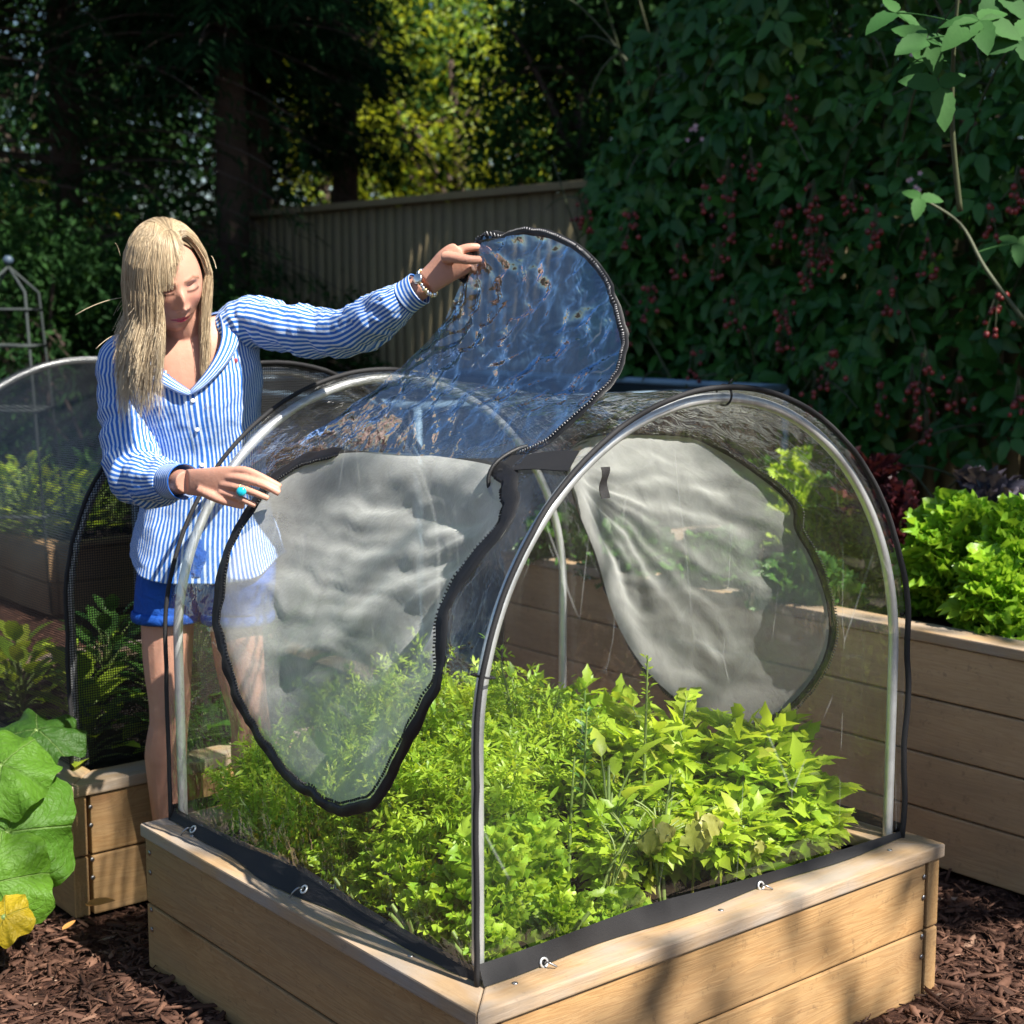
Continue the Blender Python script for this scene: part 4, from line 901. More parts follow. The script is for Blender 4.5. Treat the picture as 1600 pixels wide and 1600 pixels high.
bs = [(1180, 250), (1150, 265), (1240, 160), (1205, 310), (1215, 340), (1285, 370), (1300, 390), (1075, 430), (1070, 390), (1100, 300), (1000, 345), (1015, 290), (920, 325), (1230, 480), (1225, 500), (1235, 560), (1080, 560), (1010, 460), (970, 500), (1350, 480), (1420, 590), (1440, 560), (1380, 610), (1400, 520), (1260, 350), (1270, 300), (1330, 300), (1410, 370), (1460, 380), (1500, 600), (1550, 470), (1340, 620), (1440, 620), (1460, 660), (1270, 600), (1205, 440), (1150, 480), (1060, 620), (1590, 280), (1520, 520), (1580, 610), (1130, 390), (1140, 345), (1235, 390), (1310, 560), (1360, 340), (1255, 420), (1480, 290), (1390, 440), (1540, 330)]
def plane_hit(px, py, dep):
    r_ = ray(px, py); o_ = np.array([0, 0, CAM_H]); nn = np.array([U[0], U[1], 0]); A = np.array([*(fa - U[:2] * dep), 0]); t_ = ((A - o_) @ nn) / (r_ @ nn); return o_ + r_ * t_
for k, (px, py) in enumerate(b_ for i_, b_ in enumerate(bs) if i_ % 4 != 3):
    p_ = plane_hit(px + r.uniform(-12, 12), py - 12, .56 + r.uniform(-.02, .1)); o = bpy.data.objects.new('berry_cluster', TR[k % 5]); COL.objects.link(o); o.parent = hed
    o.location = Vector(p_) - hed.location; o.rotation_euler = (0, 0, r.uniform(0, 6.28)); o.scale = (1.15,) * 3
# nearer sunlit sprays at the top right, blossoms
def palmate(name, label, cane, leaves, seed, group):
    rr = np.random.default_rng(seed); P_ = catmull([pt(*q) for q in cane], 6); E = empty(name, P_[0], label, 'branch', group); g = G(); g.tube(P_, np.linspace(.008, .004, len(P_)), 6, .7); g.build('cane', M_cane, E)
    g = G()
    for (px, py, Y, ls, rot, kk, tilt) in leaves:
        c = pt(px, py, Y); q = P_[np.argmin(np.linalg.norm(P_ - c, axis=1))]; g.tube(bez(q, (q + c) / 2 + [0, 0, .01], c), .0022, 5, .5, cap=False)
        fn = norm(np.array([.15 * rr.normal(), -1, tilt])); x_ = norm(np.cross(fn, [0, 0, 1.])) * -1; y_ = norm(np.cross(fn, x_)); y_ = y_ * (1 if y_[2] > 0 else -1); a0 = R(rot)
        for an in np.linspace(-1.9, 1.9, kk) if kk > 1 else [0]:
            D = y_ * math.cos(a0 + an) + x_ * math.sin(a0 + an) + rr.normal(0, .1, 3); scatter(g, leaf_tpl(1, .82, 10, .22, .22, .10, peak=.36), [c], [D], [fn + rr.normal(0, .12, 3)], [ls * rr.uniform(.85, 1.15) * (1 if abs(an) < 1 else .82)], np.array([rr.uniform(.3, 1)]))
    g.build('leaves', M_bramlit, E)
palmate('bramble_branch', 'pale sunlit bramble shoot with large five part leaves in the top right corner', [(1500, 330, 4.0), (1488, 200, 3.95), (1490, 80, 3.9), (1500, -40, 3.85)],
    [(1530, 32, 3.8, .12, 170, 5, .9), (1448, 62, 3.9, .11, 200, 4, .9), (1468, 135, 3.85, .105, 180, 3, .5), (1400, 20, 4.0, .09, 230, 3, .8), (1590, 60, 3.8, .10, 140, 3, .6), (1560, -10, 3.9, .11, 180, 4, .8), (1445, 95, 3.95, .075, 220, 3, .6)], 801, 'sunlit bramble shoots')
palmate('bramble_branch', 'sunlit bramble shoot crossing the hedge below the pink blossom', [(1600, 500, 4.7), (1540, 420, 4.75), (1500, 350, 4.8), (1440, 310, 4.8)],
    [(1438, 310, 4.75, .09, 200, 3, .8), (1590, 380, 4.8, .08, 180, 3, .7)], 802, 'sunlit bramble shoots')
for px, py, lb in [(1432, 290, 'pink bramble blossom in the middle of the hedge at the right'), (1444, 66, 'pale pink blossom at the top right between large leaves'), (1088, 205, 'tiny white blossoms at the left edge of the hedge')]:
    c = plane_hit(px, py, .75); g = G(); rr = np.random.default_rng(px)
    for k in range(7): q = c + rr.normal(0, .018, 3); az = np.arange(5) * 1.257; scatter(g, leaf_tpl(1, .8, 3, .2, -.2), np.tile(q, (5, 1)), np.stack([np.cos(az), -.3 + 0 * az, np.sin(az)], -1), np.tile([0, -1, .2], (5, 1)), [.012] * 5, rr.uniform(0, 1, 5))
    E = empty('bramble_blossom', c, lb, 'flower', 'blossoms in the bramble'); g.build('petals', M_pink, E)

# ------------------------------------------------------------------ trees
M_bark = simple('tree_bark', (.06, .04, .03), .9, nscale=18, namt=.5)
M_conif = leaf_mat('conifer_needles', (.005, .024, .008), (.014, .050, .013), .12, rough=.85, spec=.1)
M_decid = leaf_mat('broad_leaf', (.035, .10, .015), (.11, .22, .03), .42, c2=(.26, .30, .03))
M_darkl = leaf_mat('dark_broad_leaf', (.010, .040, .010), (.030, .085, .018), .25, rough=.7, spec=.15)
M_mid = leaf_mat('mid_green_leaf', (.03, .10, .015), (.22, .38, .04), .42, c2=(.55, .58, .05))
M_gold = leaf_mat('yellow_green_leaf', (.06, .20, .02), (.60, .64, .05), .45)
T_q = (np.array([(-.5, 0, 0), (.5, 0, 0), (.42, 1, -.12), (-.42, 1, -.12), (0, 1.25, -.25)], float), np.array([(0, 1, 2, 3), (3, 2, 4, 3)]))
T_leaf = leaf_tpl(1, .55, 2, .25, .2)
def crown_pts(r, c, rad, n, hollow=.35, lumps=26):
    """clumps of points spread through an ellipsoid, uneven outline"""
    q = rand_dir(r, lumps) * (r.uniform(hollow, 1, lumps) ** .6)[:, None] * np.array(rad) + c; k = r.integers(0, lumps, n)
    return q[k] + r.normal(0, 1, (n, 3)) * np.array(rad) * .20, k
def limbs(g, r, base, c, rad, trunk_r, n=12):
    top = c + np.array([0, 0, rad[2] * .5]); B = bez(base, (base + top) / 2 + r.normal(0, .12, 3), top, 10); g.tube(B, np.linspace(trunk_r, trunk_r * .25, 10), 12, .5)
    for i in range(n):
        q = r.uniform(.35, .9); p_ = np.array([np.interp(q, np.linspace(0, 1, 10), B[:, j]) for j in range(3)]); e = c + rand_dir(r, 1)[0] * np.array(rad) * .8
        g.tube(bez(p_, (p_ + e) / 2 + [0, 0, .2], e, 6), np.linspace(trunk_r * .35, .012, 6), 6, .5, cap=False)
def broad(name, label, base, c, rad, n, ls, mat, seed, group=None, tr=.12, cat='tree', lumps=26, nl=12):
    r = np.random.default_rng(seed); E = empty(name, base, label, cat, group); g = G(); limbs(g, r, np.array(base, float), np.array(c, float), rad, tr, nl); g.build('trunk', M_bark, E)
    P, k = crown_pts(r, np.array(c, float), rad, n, lumps=lumps); g = G(); tl = r.uniform(0, .6, lumps)
    scatter(g, T_leaf, P, rand_dir(r, n, -.25), rand_dir(r, n, .8), ls * r.uniform(.6, 1.3, n), np.clip(tl[k] + r.uniform(0, .4, n), 0, 1)); g.build('crown', mat, E); return E
def conifer(name, label, base, h, rad, n, seed, group=None, lo=.12, mat=None, leanx=0.):
    r = np.random.default_rng(seed); base = np.array(base, float); E = empty(name, base, label, 'tree', group); g = G(); g.tube([base, base + [leanx * .5, 0, h * .5], base + [leanx, 0, h]], [.12, .09, .03], 12, .5)
    P = []; D = []; S = []; T = []; nb = n // 60; gbr = g
    for i in range(nb):
        q = lo + (1 - lo) * r.uniform(0, 1) ** 1.1; z = h * q; az = r.uniform(0, 6.28); L = rad * (1.05 - q) ** .7 * r.uniform(.65, 1.1); a_ = base + [leanx * q, 0, z]; d = np.array([math.cos(az), math.sin(az), 0.])
        B = bez(a_, a_ + d * L * .55 + [0, 0, .10 * L], a_ + d * L - [0, 0, .16 * L], 9); gbr.tube(B, np.linspace(.011, .002, 9), 5, .5, cap=False); tint = r.uniform(0, .7)
        t_ = r.uniform(.12, 1, 130); p_ = np.stack([np.interp(t_, np.linspace(0, 1, 9), B[:, j]) for j in range(3)], -1); sd = np.array([-d[1], d[0], 0]); off = r.normal(0, 1, 130)
        p_ += sd * (off * .16 * L * (1.15 - t_) * .9)[:, None] - np.array([0, 0, 1]) * (abs(off) * .05 + r.uniform(0, .10, 130))[:, None]
        P.append(p_); D.append(d * .8 + sd * np.sign(off)[:, None] * .7 + np.array([0, 0, -.45]) + r.normal(0, .25, (130, 3))); S.append(np.stack([r.uniform(.008, .016, 130), r.uniform(.05, .10, 130), r.uniform(.1, .2, 130)], -1)); T.append(np.clip(tint + r.uniform(0, .3, 130), 0, 1))
    g.build('trunk', M_bark, E); g = G(); P = np.vstack(P); scatter(g, T_q, P, np.vstack(D), r.normal(0, .4, (len(P), 3)) + [0, 0, 1], np.vstack(S), np.concatenate(T)); g.build('crown', mat or M_conif, E); return E
gr = 'dark conifers behind the garden'
conifer('conifer_tree', 'dark drooping conifer with a bare reddish trunk left of the fence', pt(372, 700, 10.2) * [1, 1, 0], 8.5, 1.7, 22000, 901, gr, lo=.36)
conifer('conifer_tree', 'dark conifer close beside the bare trunk, nearer the fence', pt(408, 700, 10.9) * [1, 1, 0], 8.0, 1.5, 14000, 902, gr, lo=.36)
conifer('conifer_tree', 'dense dark conifer in the top left corner', pt(120, 700, 10.6) * [1, 1, 0], 8.5, 2.8, 19000, 903, gr, lo=.16)
conifer('conifer_tree', 'dark conifer cut off by the left edge of the picture', pt(-120, 700, 9.8) * [1, 1, 0], 8., 2.6, 16000, 904, gr, lo=.08)
conifer('conifer_tree', 'slim dark conifer whose boughs hang over the left part of the fence', pt(545, 700, 12.4) * [1, 1, 0], 8.5, .95, 9000, 906, gr, lo=.30)
gb = 'broad leaved trees beyond the fence'
broad('broadleaf_tree', 'sunlit yellow green tree glowing in the gap over the fence', (*pt(720, 500, 15.5)[:2], 0), pt(705, 190, 15.5), (1.15, 1.2, 1.15), 5200, .085, M_gold, 911, gb, lumps=30)
broad('broadleaf_tree', 'mid green tree behind the glowing gap, left of the yellow one', (*pt(600, 500, 17)[:2], 0), pt(600, 130, 17), (1.6, 1.2, 1.6), 13000, .10, M_mid, 912, gb, lumps=50)
broad('broadleaf_tree', 'tall mid green tree at the top middle with specks of sky through it', (*pt(860, 500, 18)[:2], 0), pt(850, 60, 18), (2.2, 1.4, 2.0), 13000, .11, M_mid, 913, gb, lumps=50)
broad('broadleaf_tree', 'dark leafy tree over the fence left of the bramble', (*pt(905, 500, 10.4)[:2], 0), pt(905, 150, 10.4), (.72, .8, 1.0), 13000, .075, M_darkl, 914, gb, lumps=40)
broad('broadleaf_tree', 'dark leafy tree behind the top of the bramble', (*pt(1150, 500, 10.8)[:2], 0), pt(1180, 20, 10.8), (1.4, .9, .8), 12000, .085, M_darkl, 915, gb, lumps=40)
broad('broadleaf_tree', 'dark tree rising behind the right end of the bramble', (*pt(1480, 500, 11.5)[:2], 0), pt(1480, 60, 11.5), (1.7, .9, 1.9), 12000, .09, M_darkl, 916, gb, lumps=40)
broad('broadleaf_tree', 'far green tree filling the left background between the conifers', (*pt(230, 500, 17)[:2], 0), pt(230, 330, 17), (3.0, 1.2, 2.6), 14000, .12, M_decid, 917, gb, lumps=50)
broad('broadleaf_tree', 'small sunlit yellow green tree at the right side of the glowing gap', (*pt(800, 500, 14.5)[:2], 0), pt(800, 200, 14.5), (.55, .6, .9), 2200, .075, M_gold, 941, gb, lumps=16, tr=.05)
broad('broadleaf_tree', 'small sunlit tree behind the conifer boughs, left side of the glowing gap', (*pt(530, 500, 14.5)[:2], 0), pt(530, 130, 14.5), (.6, .6, 1.0), 1800, .075, M_gold, 942, gb, lumps=14, tr=.05)
broad('broadleaf_tree', 'patch of sunlit foliage low between the left conifers', (*pt(60, 500, 14.0)[:2], 0), pt(60, 325, 14.0), (.7, .6, .28), 900, .085, M_gold, 943, gb, lumps=12, tr=.05)
for i, (px, Y, z, rx, rz) in enumerate([(-60, 15, 3.2, 2.0, 2.6), (420, 16, 4.2, 2.0, 2.4), (1080, 17.5, 5.0, 1.9, 2.4), (1300, 14, 3.6, 1.9, 2.4), (1620, 13, 3.4, 1.9, 2.6), (180, 20, 5.0, 3.0, 3.2), (560, 22, 6.0, 2.2, 3.4), (1180, 20, 6.5, 3., 3.2)]):
    c = pt(px, 500, Y) * [1, 1, 0]; broad('broadleaf_tree', 'dark tree of the backdrop beyond the fence, ' + ['past the left edge', 'between the conifer trunks and the glowing gap', 'right of the glowing gap', 'above the middle of the bramble', 'at the right edge', 'high behind the left conifers', 'tall behind the glowing gap', 'tallest behind the bramble'][i], c, c + [0, 0, z], (rx, 1.0, rz), 9000, .16, M_darkl, 950 + i, gb, lumps=60)
# dark shrubs at the left, behind the trellis
gs_ = 'dark shrubs at the foot of the conifers'
broad('shrub', 'dark rounded shrub behind the metal trellis at the left', (*pt(60, 500, 8.8)[:2], 0), pt(60, 560, 8.8), (.65, .5, .75), 9000, .06, M_darkl, 921, gs_, tr=.03, cat='shrub', lumps=30)
broad('shrub', 'dark shrub behind the woman at the left of the conifer trunk', (*pt(230, 500, 9.2)[:2], 0), pt(230, 570, 9.2), (.75, .5, .75), 8000, .06, M_darkl, 922, gs_, tr=.03, cat='shrub', lumps=30)
broad('shrub', 'low dark shrub at the left end of the fence', (*pt(430, 500, 9.6)[:2], 0), pt(440, 600, 9.4), (.55, .4, .45), 5000, .06, M_darkl, 923, gs_, tr=.03, cat='shrub', lumps=24)
# metal obelisk trellis
M_trel = simple('grey_green_metal', (.03, .04, .04), .8)  # metal darkened so its colour stands in for shade on the trellis
b0 = pt(25, 700, 7.4) * [1, 1, 0]; E = empty('obelisk_trellis', b0, 'grey metal obelisk trellis standing in the shade at the left edge', 'trellis')
hT = 1.62
for sx, sy in ((-1, -1), (1, -1), (1, 1), (-1, 1)):
    g = G(); g.tube([b0 + np.array([sx * .20, sy * .2, 0]), b0 + np.array([sx * .105, sy * .105, hT - .12]), b0 + np.array([0, 0, hT])], .007, 6); g.build('post', M_trel, E)
for z, hw in ((.45, .175), (.95, .15), (1.25, .13), (1.42, .118)):
    g = G(); g.tube([b0 + np.array([a_ * hw, b_ * hw, z]) for a_, b_ in ((-1, -1), (1, -1), (1, 1), (-1, 1), (-1, -1))], .008, 6); g.build('rung', M_trel, E)
g = G(); g.add(IV * .024 + b0 + [0, 0, hT + .03], IF4); g.build('finial', simple('blue_grey_ball', (.05, .08, .12), .5), E)
# unseen trees added beyond the right edge to throw shade on hedge, fence and conifers
def offsun(a, q): return np.array([.76 * a + .65 * q, -.65 * a + .76 * q, 0])
for i, (a_, q_, hz, rd, bx, by) in enumerate([(2.2, 6.5, 6.4, 1.9, 6.2, 4.0), (2.4, 9.0, 6.8, 1.9, 8.0, 5.6), (-.6, 6.4, 6.8, 1.95, 4.6, 6.6), (-.8, 8.7, 7.2, 1.9, 6.4, 7.6), (-3.6, 6.4, 7.2, 1.95, 3.9, 8.6), (-3.4, 8.7, 8.0, 1.9, 5.4, 10.0), (-6.6, 6.6, 8.4, 2.0, 4.6, 11.6), (4.6, 7.3, 5.2, 1.8, 9.0, 2.8)]):
    c = offsun(a_, q_) + [0, 0, hz]
    broad('broadleaf_tree', 'unseen canopy tree added to shade the hedge and fence, ' + ['nearest the tall bed', 'right of the nearest one', 'above the front of the bramble', 'behind the one above the bramble', 'above the fence', 'behind the one above the fence', 'farthest, above the conifers', 'outermost at the right'][i], (bx, by, 0), c, (rd, rd, rd * .7), 2600, .30, M_darkl, 930 + i, 'unseen shade trees added beyond the right edge', lumps=60, tr=.10)

c = np.array([0.15, 3.0, .6]) + np.array(SDIR) * 8.0  # unseen sparse crown added towards the sun to dapple the beds
broad('broadleaf_tree', 'unseen sparse tree added beyond the right edge to dapple the beds', (6.6, 3.4, 0), c, (2.3, 2.3, .9), 900, .17, M_decid, 991, 'unseen shade trees added beyond the right edge', lumps=60, nl=2)
# ------------------------------------------------------------------ the woman
person = empty('person', pt(345, 1000, 3.62) * [1, 1, 0], 'woman in a blue and white striped shirt and blue shorts lifting the clear window flap', 'person')
HC = pt(262, 437, 3.47)
HM = np.array((Matrix.Rotation(R(27), 3, 'Z') @ Matrix.Rotation(R(-10), 3, 'Y') @ Matrix.Rotation(R(19), 3, 'X')))
def hd(p): return HC + np.asarray(p, float) @ HM.T
def gs2(x, z, cx, cz, sx, sz): return np.exp(-((x - cx) / sx) ** 2 - ((z - cz) / sz) ** 2)
def head_shape(na=200, nb=170):
    ph = np.linspace(0.02, math.pi - .02, nb)[:, None]; th = np.linspace(0, 2 * math.pi, na, endpoint=False)[None]
    x = np.sin(ph) * np.sin(th); y = -np.sin(ph) * np.cos(th); z = np.cos(ph) + 0 * th
    X_ = x * .0735; Y_ = y * .094; Z_ = z * .116
    s = np.clip(-Z_ / .116, 0, 1); X_ = X_ * (1 - .34 * s ** 1.6); Y_ = np.where(Y_ > 0, Y_ * (1 - .62 * s ** 1.1), Y_ * (1 - .06 * s))
    f = np.clip(-y, 0, 1) ** .6; ax = np.abs(X_)
    d = .0
    d = d + .018 * gs2(X_, Z_, 0, -.022, .0085, .020) + .016 * gs2(X_, Z_, 0, -.036, .0105, .0085) + .006 * gs2(X_, Z_, 0, -.004, .0085, .014)
    d = d + .0075 * gs2(ax, Z_, .0135, -.0385, .0058, .0055)
    d = d - .0135 * gs2(ax, Z_, .029, .006, .015, .011) + .0062 * gs2(ax, Z_, .031, .001, .0120, .0075) - .0022 * gs2(ax, Z_, .031, .0098, .014, .0022)
    d = d + .0045 * gs2(ax, Z_, .028, .022, .018, .006) + .0045 * gs2(ax, Z_, .046, -.024, .014, .014) - .003 * gs2(ax, Z_, .040, -.055, .012, .014)
    d = d + .0078 * gs2(X_, Z_, 0, -.0620, .0175, .0042) + .0092 * gs2(X_, Z_, 0, -.0728, .0150, .0046) - .0040 * gs2(X_, Z_, 0, -.0672, .021, .0016) - .0035 * gs2(X_, Z_, 0, -.083, .014, .0045)
    d = d + .0085 * gs2(X_, Z_, 0, -.099, .018, .011) - .002 * gs2(ax, Z_, .026, -.066, .005, .006)
    Y_ = Y_ - d * f
    return X_, Y_, Z_
X_, Y_, Z_ = head_shape(); na = X_.shape[1]; V = np.stack([X_, Y_, Z_], -1).reshape(-1, 3)
F = grid_faces(X_.shape[0], na); F2 = np.array([(i * na + na - 1, i * na, (i + 1) * na, (i + 1) * na + na - 1) for i in range(X_.shape[0] - 1)])
nb = X_.shape[0]; V = np.vstack([V, V[:na].mean(0), V[-na:].mean(0)])
Fc = np.array([(nb * na, (j + 1) % na, j, nb * na) for j in range(na)] + [(nb * na + 1, (nb - 1) * na + j, (nb - 1) * na + (j + 1) % na, nb * na + 1) for j in range(na)])
gb_ = G(); gb_.add(hd(V), np.vstack([F, F2, Fc]))
def limb(pts, rads, k=20, m=5, flat=1.0):
    P = catmull(pts, m); t0 = np.linspace(0, 1, len(pts)); r_ = np.interp(np.linspace(0, 1, len(P)), t0, rads); return P, r_
def add_limb(g, pts, rads, k=20, m=5, flat=1.): P, r_ = limb(pts, rads, k, m); g.tube(P, r_, k, flat=flat)
# neck and torso core
add_limb(gb_, [pt(292, 560, 3.58), pt(290, 525, 3.545), pt(284, 490, 3.51), pt(277, 465, 3.50)], [.062, .050, .047, .047])
def ell_loft(rings, k=40, m=6, n_=2.3):
    """rings: centre, half width, half depth, roll, yaw -> grid rows x k"""
    A = np.array([[*c, a, b, ro, ya] for c, a, b, ro, ya in rings]); A = catmull(A, m); th = np.linspace(0, 2 * math.pi, k, endpoint=False)
    ct, st_ = np.cos(th), np.sin(th); ex = np.sign(ct) * np.abs(ct) ** (2 / n_); ey = np.sign(st_) * np.abs(st_) ** (2 / n_); rows = []
    for q in A:
        c = q[:3]; a, b, ro, ya = q[3:]; xr = np.array([math.cos(ya) * math.cos(ro), math.sin(ya) * math.cos(ro), math.sin(ro)]); yr = np.array([-math.sin(ya), math.cos(ya), 0])
        rows.append(c + a * ex[:, None] * xr + b * ey[:, None] * yr)
    return np.array(rows), A
def closed_grid(g, rows, cap=True):
    n, k, _ = rows.shape; V = rows.reshape(-1, 3); F = [(i * k + j, i * k + (j + 1) % k, (i + 1) * k + (j + 1) % k, (i + 1) * k + j) for i in range(n - 1) for j in range(k)]
    if cap:
        V = np.vstack([V, rows[0].mean(0), rows[-1].mean(0)]); F += [(n * k, (j + 1) % k, j, n * k) for j in range(k)] + [(n * k + 1, (n - 1) * k + j, (n - 1) * k + (j + 1) % k, n * k + 1) for j in range(k)]
    g.add(V, F)
YW = R(14)
TORSO = [(pt(322, 890, 3.62), .166, .124, 0, R(4)), (pt(321, 838, 3.62), .160, .118, 0, R(5)), (pt(320, 780, 3.615), .146, .104, R(1), R(8)), (pt(318, 715, 3.605), .140, .095, R(3), YW), (pt(308, 650, 3.585), .148, .108, R(6), YW), (pt(302, 600, 3.575), .160, .112, R(10), YW),
         (pt(296, 555, 3.565), .160, .100, R(15), YW), (pt(292, 528, 3.56), .138, .082, R(19), YW), (pt(292, 508, 3.56), .098, .066, R(20), YW), (pt(291, 500, 3.56), .062, .060, R(14), YW)]
core = [(c, a * .90 - .004, b * .88 - .004, ro, ya) for c, a, b, ro, ya in TORSO[:-1]] + [(pt(290, 512, 3.555), .052, .052, R(10), YW)]
core[0] = (core[0][0], .125, .085, 0, R(4)); core[1] = (core[1][0], .132, .088, 0, R(5)); closed_grid(gb_, ell_loft(core)[0])
# legs
LegA = [pt(282, 860, 3.62), pt(264, 950, 3.60), pt(262, 1030, 3.595), pt(265, 1095, 3.590), pt(264, 1130, 3.595), pt(259, 1180, 3.61), pt(262, 1250, 3.625), pt(266, 1330, 3.64), pt(268, 1378, 3.645)]
RL = [.074, .064, .058, .049, .046, .050, .042, .031, .032]
add_limb(gb_, LegA, RL); gb_.add(IV * [.030, .024, .034] + (LegA[3] + [.002, -.024, -.01]), IF4)
LegB = [p_ + np.array([.150 + .012 * i, -.02, 0]) for i, p_ in enumerate(LegA)]; add_limb(gb_, LegB, RL); gb_.add(IV * [.030, .024, .034] + (LegB[3] + [.002, -.024, -.01]), IF4)
for Lg in (LegA, LegB): add_limb(gb_, [Lg[-1] + [0, .03, 0], Lg[-1] + [.01, -.015, -.012], Lg[-1] + [.05, -.07, -.035], Lg[-1] + [.07, -.10, -.045]], [.030, .036, .034, .018], 14, 4, .75)
# arms
ArmR = [pt(196, 565, 3.565), pt(200, 650, 3.53), pt(216, 742, 3.46), pt(252, 750, 3.35), pt(291, 753, 3.240)]       # image-left arm, reaching to the window edge
ArmL = [pt(385, 500, 3.56), pt(462, 512, 3.49), pt(545, 520, 3.40), pt(608, 482, 3.33), pt(664, 444, 3.285)]
add_limb(gb_, ArmR, [.050, .044, .037, .033, .0235]); add_limb(gb_, ArmL, [.050, .043, .036, .033, .0235])
# hand flat on the window edge (image left): wrist, palm, fingers by joints
def finger(g, pts, r0, r1): add_limb(g, pts, np.linspace(r0, r1, len(pts)), 12, 4)
wr = ArmR[-1]
palm = [(wr, .0275, .0185), (pt(318, 754, 3.215), .031, .0170), (pt(343, 755, 3.197), .036, .0150), (pt(364, 757, 3.185), .0385, .0125), (pt(374, 760, 3.180), .036, .010)]
def palm_loft(g, secs, side, nrm):
    rows = []; side = norm(side); th = np.linspace(0, 2 * math.pi, 24, endpoint=False)
    A = catmull(np.array([[*c, a, b] for c, a, b in secs]), 5)
    for q in A:
        ct, st_ = np.cos(th), np.sin(th); rows.append(q[:3] + q[3] * (np.sign(ct) * np.abs(ct) ** .8)[:, None] * side + q[4] * (np.sign(st_) * np.abs(st_) ** .85)[:, None] * norm(nrm))
    closed_grid(g, np.array(rows))
palm_loft(gb_, palm, np.array([.10, -.12, 1.]), np.array([.45, -.85, -.12]))
finger(gb_, [pt(352, 738, 3.195), pt(382, 735, 3.172), pt(412, 747, 3.158), pt(439, 761, 3.158)], .0100, .0068)
finger(gb_, [pt(350, 746, 3.195), pt(378, 748, 3.166), pt(410, 757, 3.150), pt(437, 771, 3.150)], .0104, .0070)
finger(gb_, [pt(348, 757, 3.192), pt(374, 762, 3.166), pt(398, 770, 3.152), pt(420, 779, 3.150)], .0098, .0066)
finger(gb_, [pt(344, 768, 3.192), pt(368, 776, 3.172), pt(386, 784, 3.160), pt(400, 790, 3.158)], .0086, .0058)
finger(gb_, [pt(312, 765, 3.215), pt(338, 778, 3.190), pt(362, 786, 3.185), pt(382, 791, 3.190)], .0115, .0070)     # thumb tucked beneath
for a_, b_ in (((382, 735), 3.171), ((378, 748), 3.164), ((374, 762), 3.163)): gb_.add(IV * .0085 + pt(*a_, b_ + .006), IF4)
# hand pinching the flap (image right)
palm = [(ArmL[-1], .0265, .0175), (pt(682, 430, 3.275), .030, .0165), (pt(700, 415, 3.265), .035, .0160), (pt(716, 405, 3.258), .037, .0140), (pt(724, 400, 3.255), .033, .011)]
palm_loft(gb_, palm, np.array([-.58, .10, .80]), np.array([.25, -.9, .12]))
finger(gb_, [pt(712, 394, 3.262), pt(732, 387, 3.257), pt(752, 387, 3.262), pt(766, 394, 3.268)], .0105, .0070)   # index over the top edge
finger(gb_, [pt(716, 408, 3.262), pt(738, 404, 3.272), pt(752, 411, 3.280), pt(755, 421, 3.276)], .0105, .0070)   # middle behind the film
finger(gb_, [pt(714, 418, 3.262), pt(734, 418, 3.276), pt(746, 428, 3.284), pt(745, 440, 3.278)], .0100, .0066)
finger(gb_, [pt(708, 428, 3.264), pt(726, 432, 3.276), pt(737, 441, 3.284), pt(740, 452, 3.278)], .0088, .0056)
finger(gb_, [pt(694, 402, 3.245), pt(714, 403, 3.226), pt(733, 406, 3.222), pt(751, 406, 3.232)], .0135, .0082)   # thumb on the near side
raw = gb_.build('body', M_black); 
def remesh(o, vox, it=4, fac=.5):
    m = o.modifiers.new('r', 'REMESH'); m.mode = 'VOXEL'; m.voxel_size = vox; m.use_smooth_shade = True
    s_ = o.modifiers.new('s', 'SMOOTH'); s_.iterations = it; s_.factor = fac
    dg = bpy.context.evaluated_depsgraph_get(); dg.update(); me = bpy.data.meshes.new_from_object(o.evaluated_get(dg), depsgraph=dg); return me
me = remesh(raw, .0028, 3); bpy.data.objects.remove(raw)
n = len(me.vertices); co = np.empty(n * 3); me.vertices.foreach_get('co', co); co = co.reshape(-1, 3)
L = (co - HC) @ HM; x, y, z = L[:, 0], L[:, 1], L[:, 2]; front = (y < -.045) & (np.abs(z) < .13) & (np.linalg.norm(L, axis=1) < .14)
skin = np.array([.58, .31, .225]); col = np.tile(skin, (n, 1))
def blend(m, c): 
    global col
    m = np.clip(m, 0, 1)[:, None]; col = col * (1 - m) + np.array(c) * m
blend(front * .45 * gs2(np.abs(x), z, .042, -.028, .020, .016), (.56, .16, .12))
blend(.22 * np.clip(smooth_noise(co, 22, 5), 0, 1), (.46, .17, .11))
lw_ = .023 * (1 - np.abs(z + .0675) / .016); lips = (np.abs(x) < np.clip(.0235 - 8.5 * np.abs(z + .0675) ** 1.35 * 2.1, 0, 1)) & (z > -.0795) & (z < -.0575)
blend(front * lips * 1., (.55, .03, .10)); blend(front * (np.abs(x) < .021) * np.exp(-((z + .0672 + x * x * 2) / .0013) ** 2) * .8, (.14, .02, .03))
bz = .0215 + .006 * np.clip((np.abs(x) - .014) / .018, 0, 1) - .012 * np.clip((np.abs(x) - .034) / .02, 0, 1)
blend(front * np.exp(-((z - bz) / .0030) ** 2) * (np.abs(x) > .010) * (np.abs(x) < .052) * .85, (.15, .085, .05))
lz = -.0035 + 9. * (np.abs(x) - .031) ** 2
blend(front * np.exp(-((z - lz) / .0030) ** 2) * (np.abs(np.abs(x) - .031) < .0165) * 1.1, (.02, .012, .012))
blend(front * np.exp(-((z - lz - .0075) / .0035) ** 2) * (np.abs(np.abs(x) - .031) < .015) * .55, (.30, .14, .12))
blend(front * gs2(np.abs(x), z, .0062, -.0455, .0032, .0022) * .8, (.15, .04, .03))  # nostril shadow painted into the skin colour
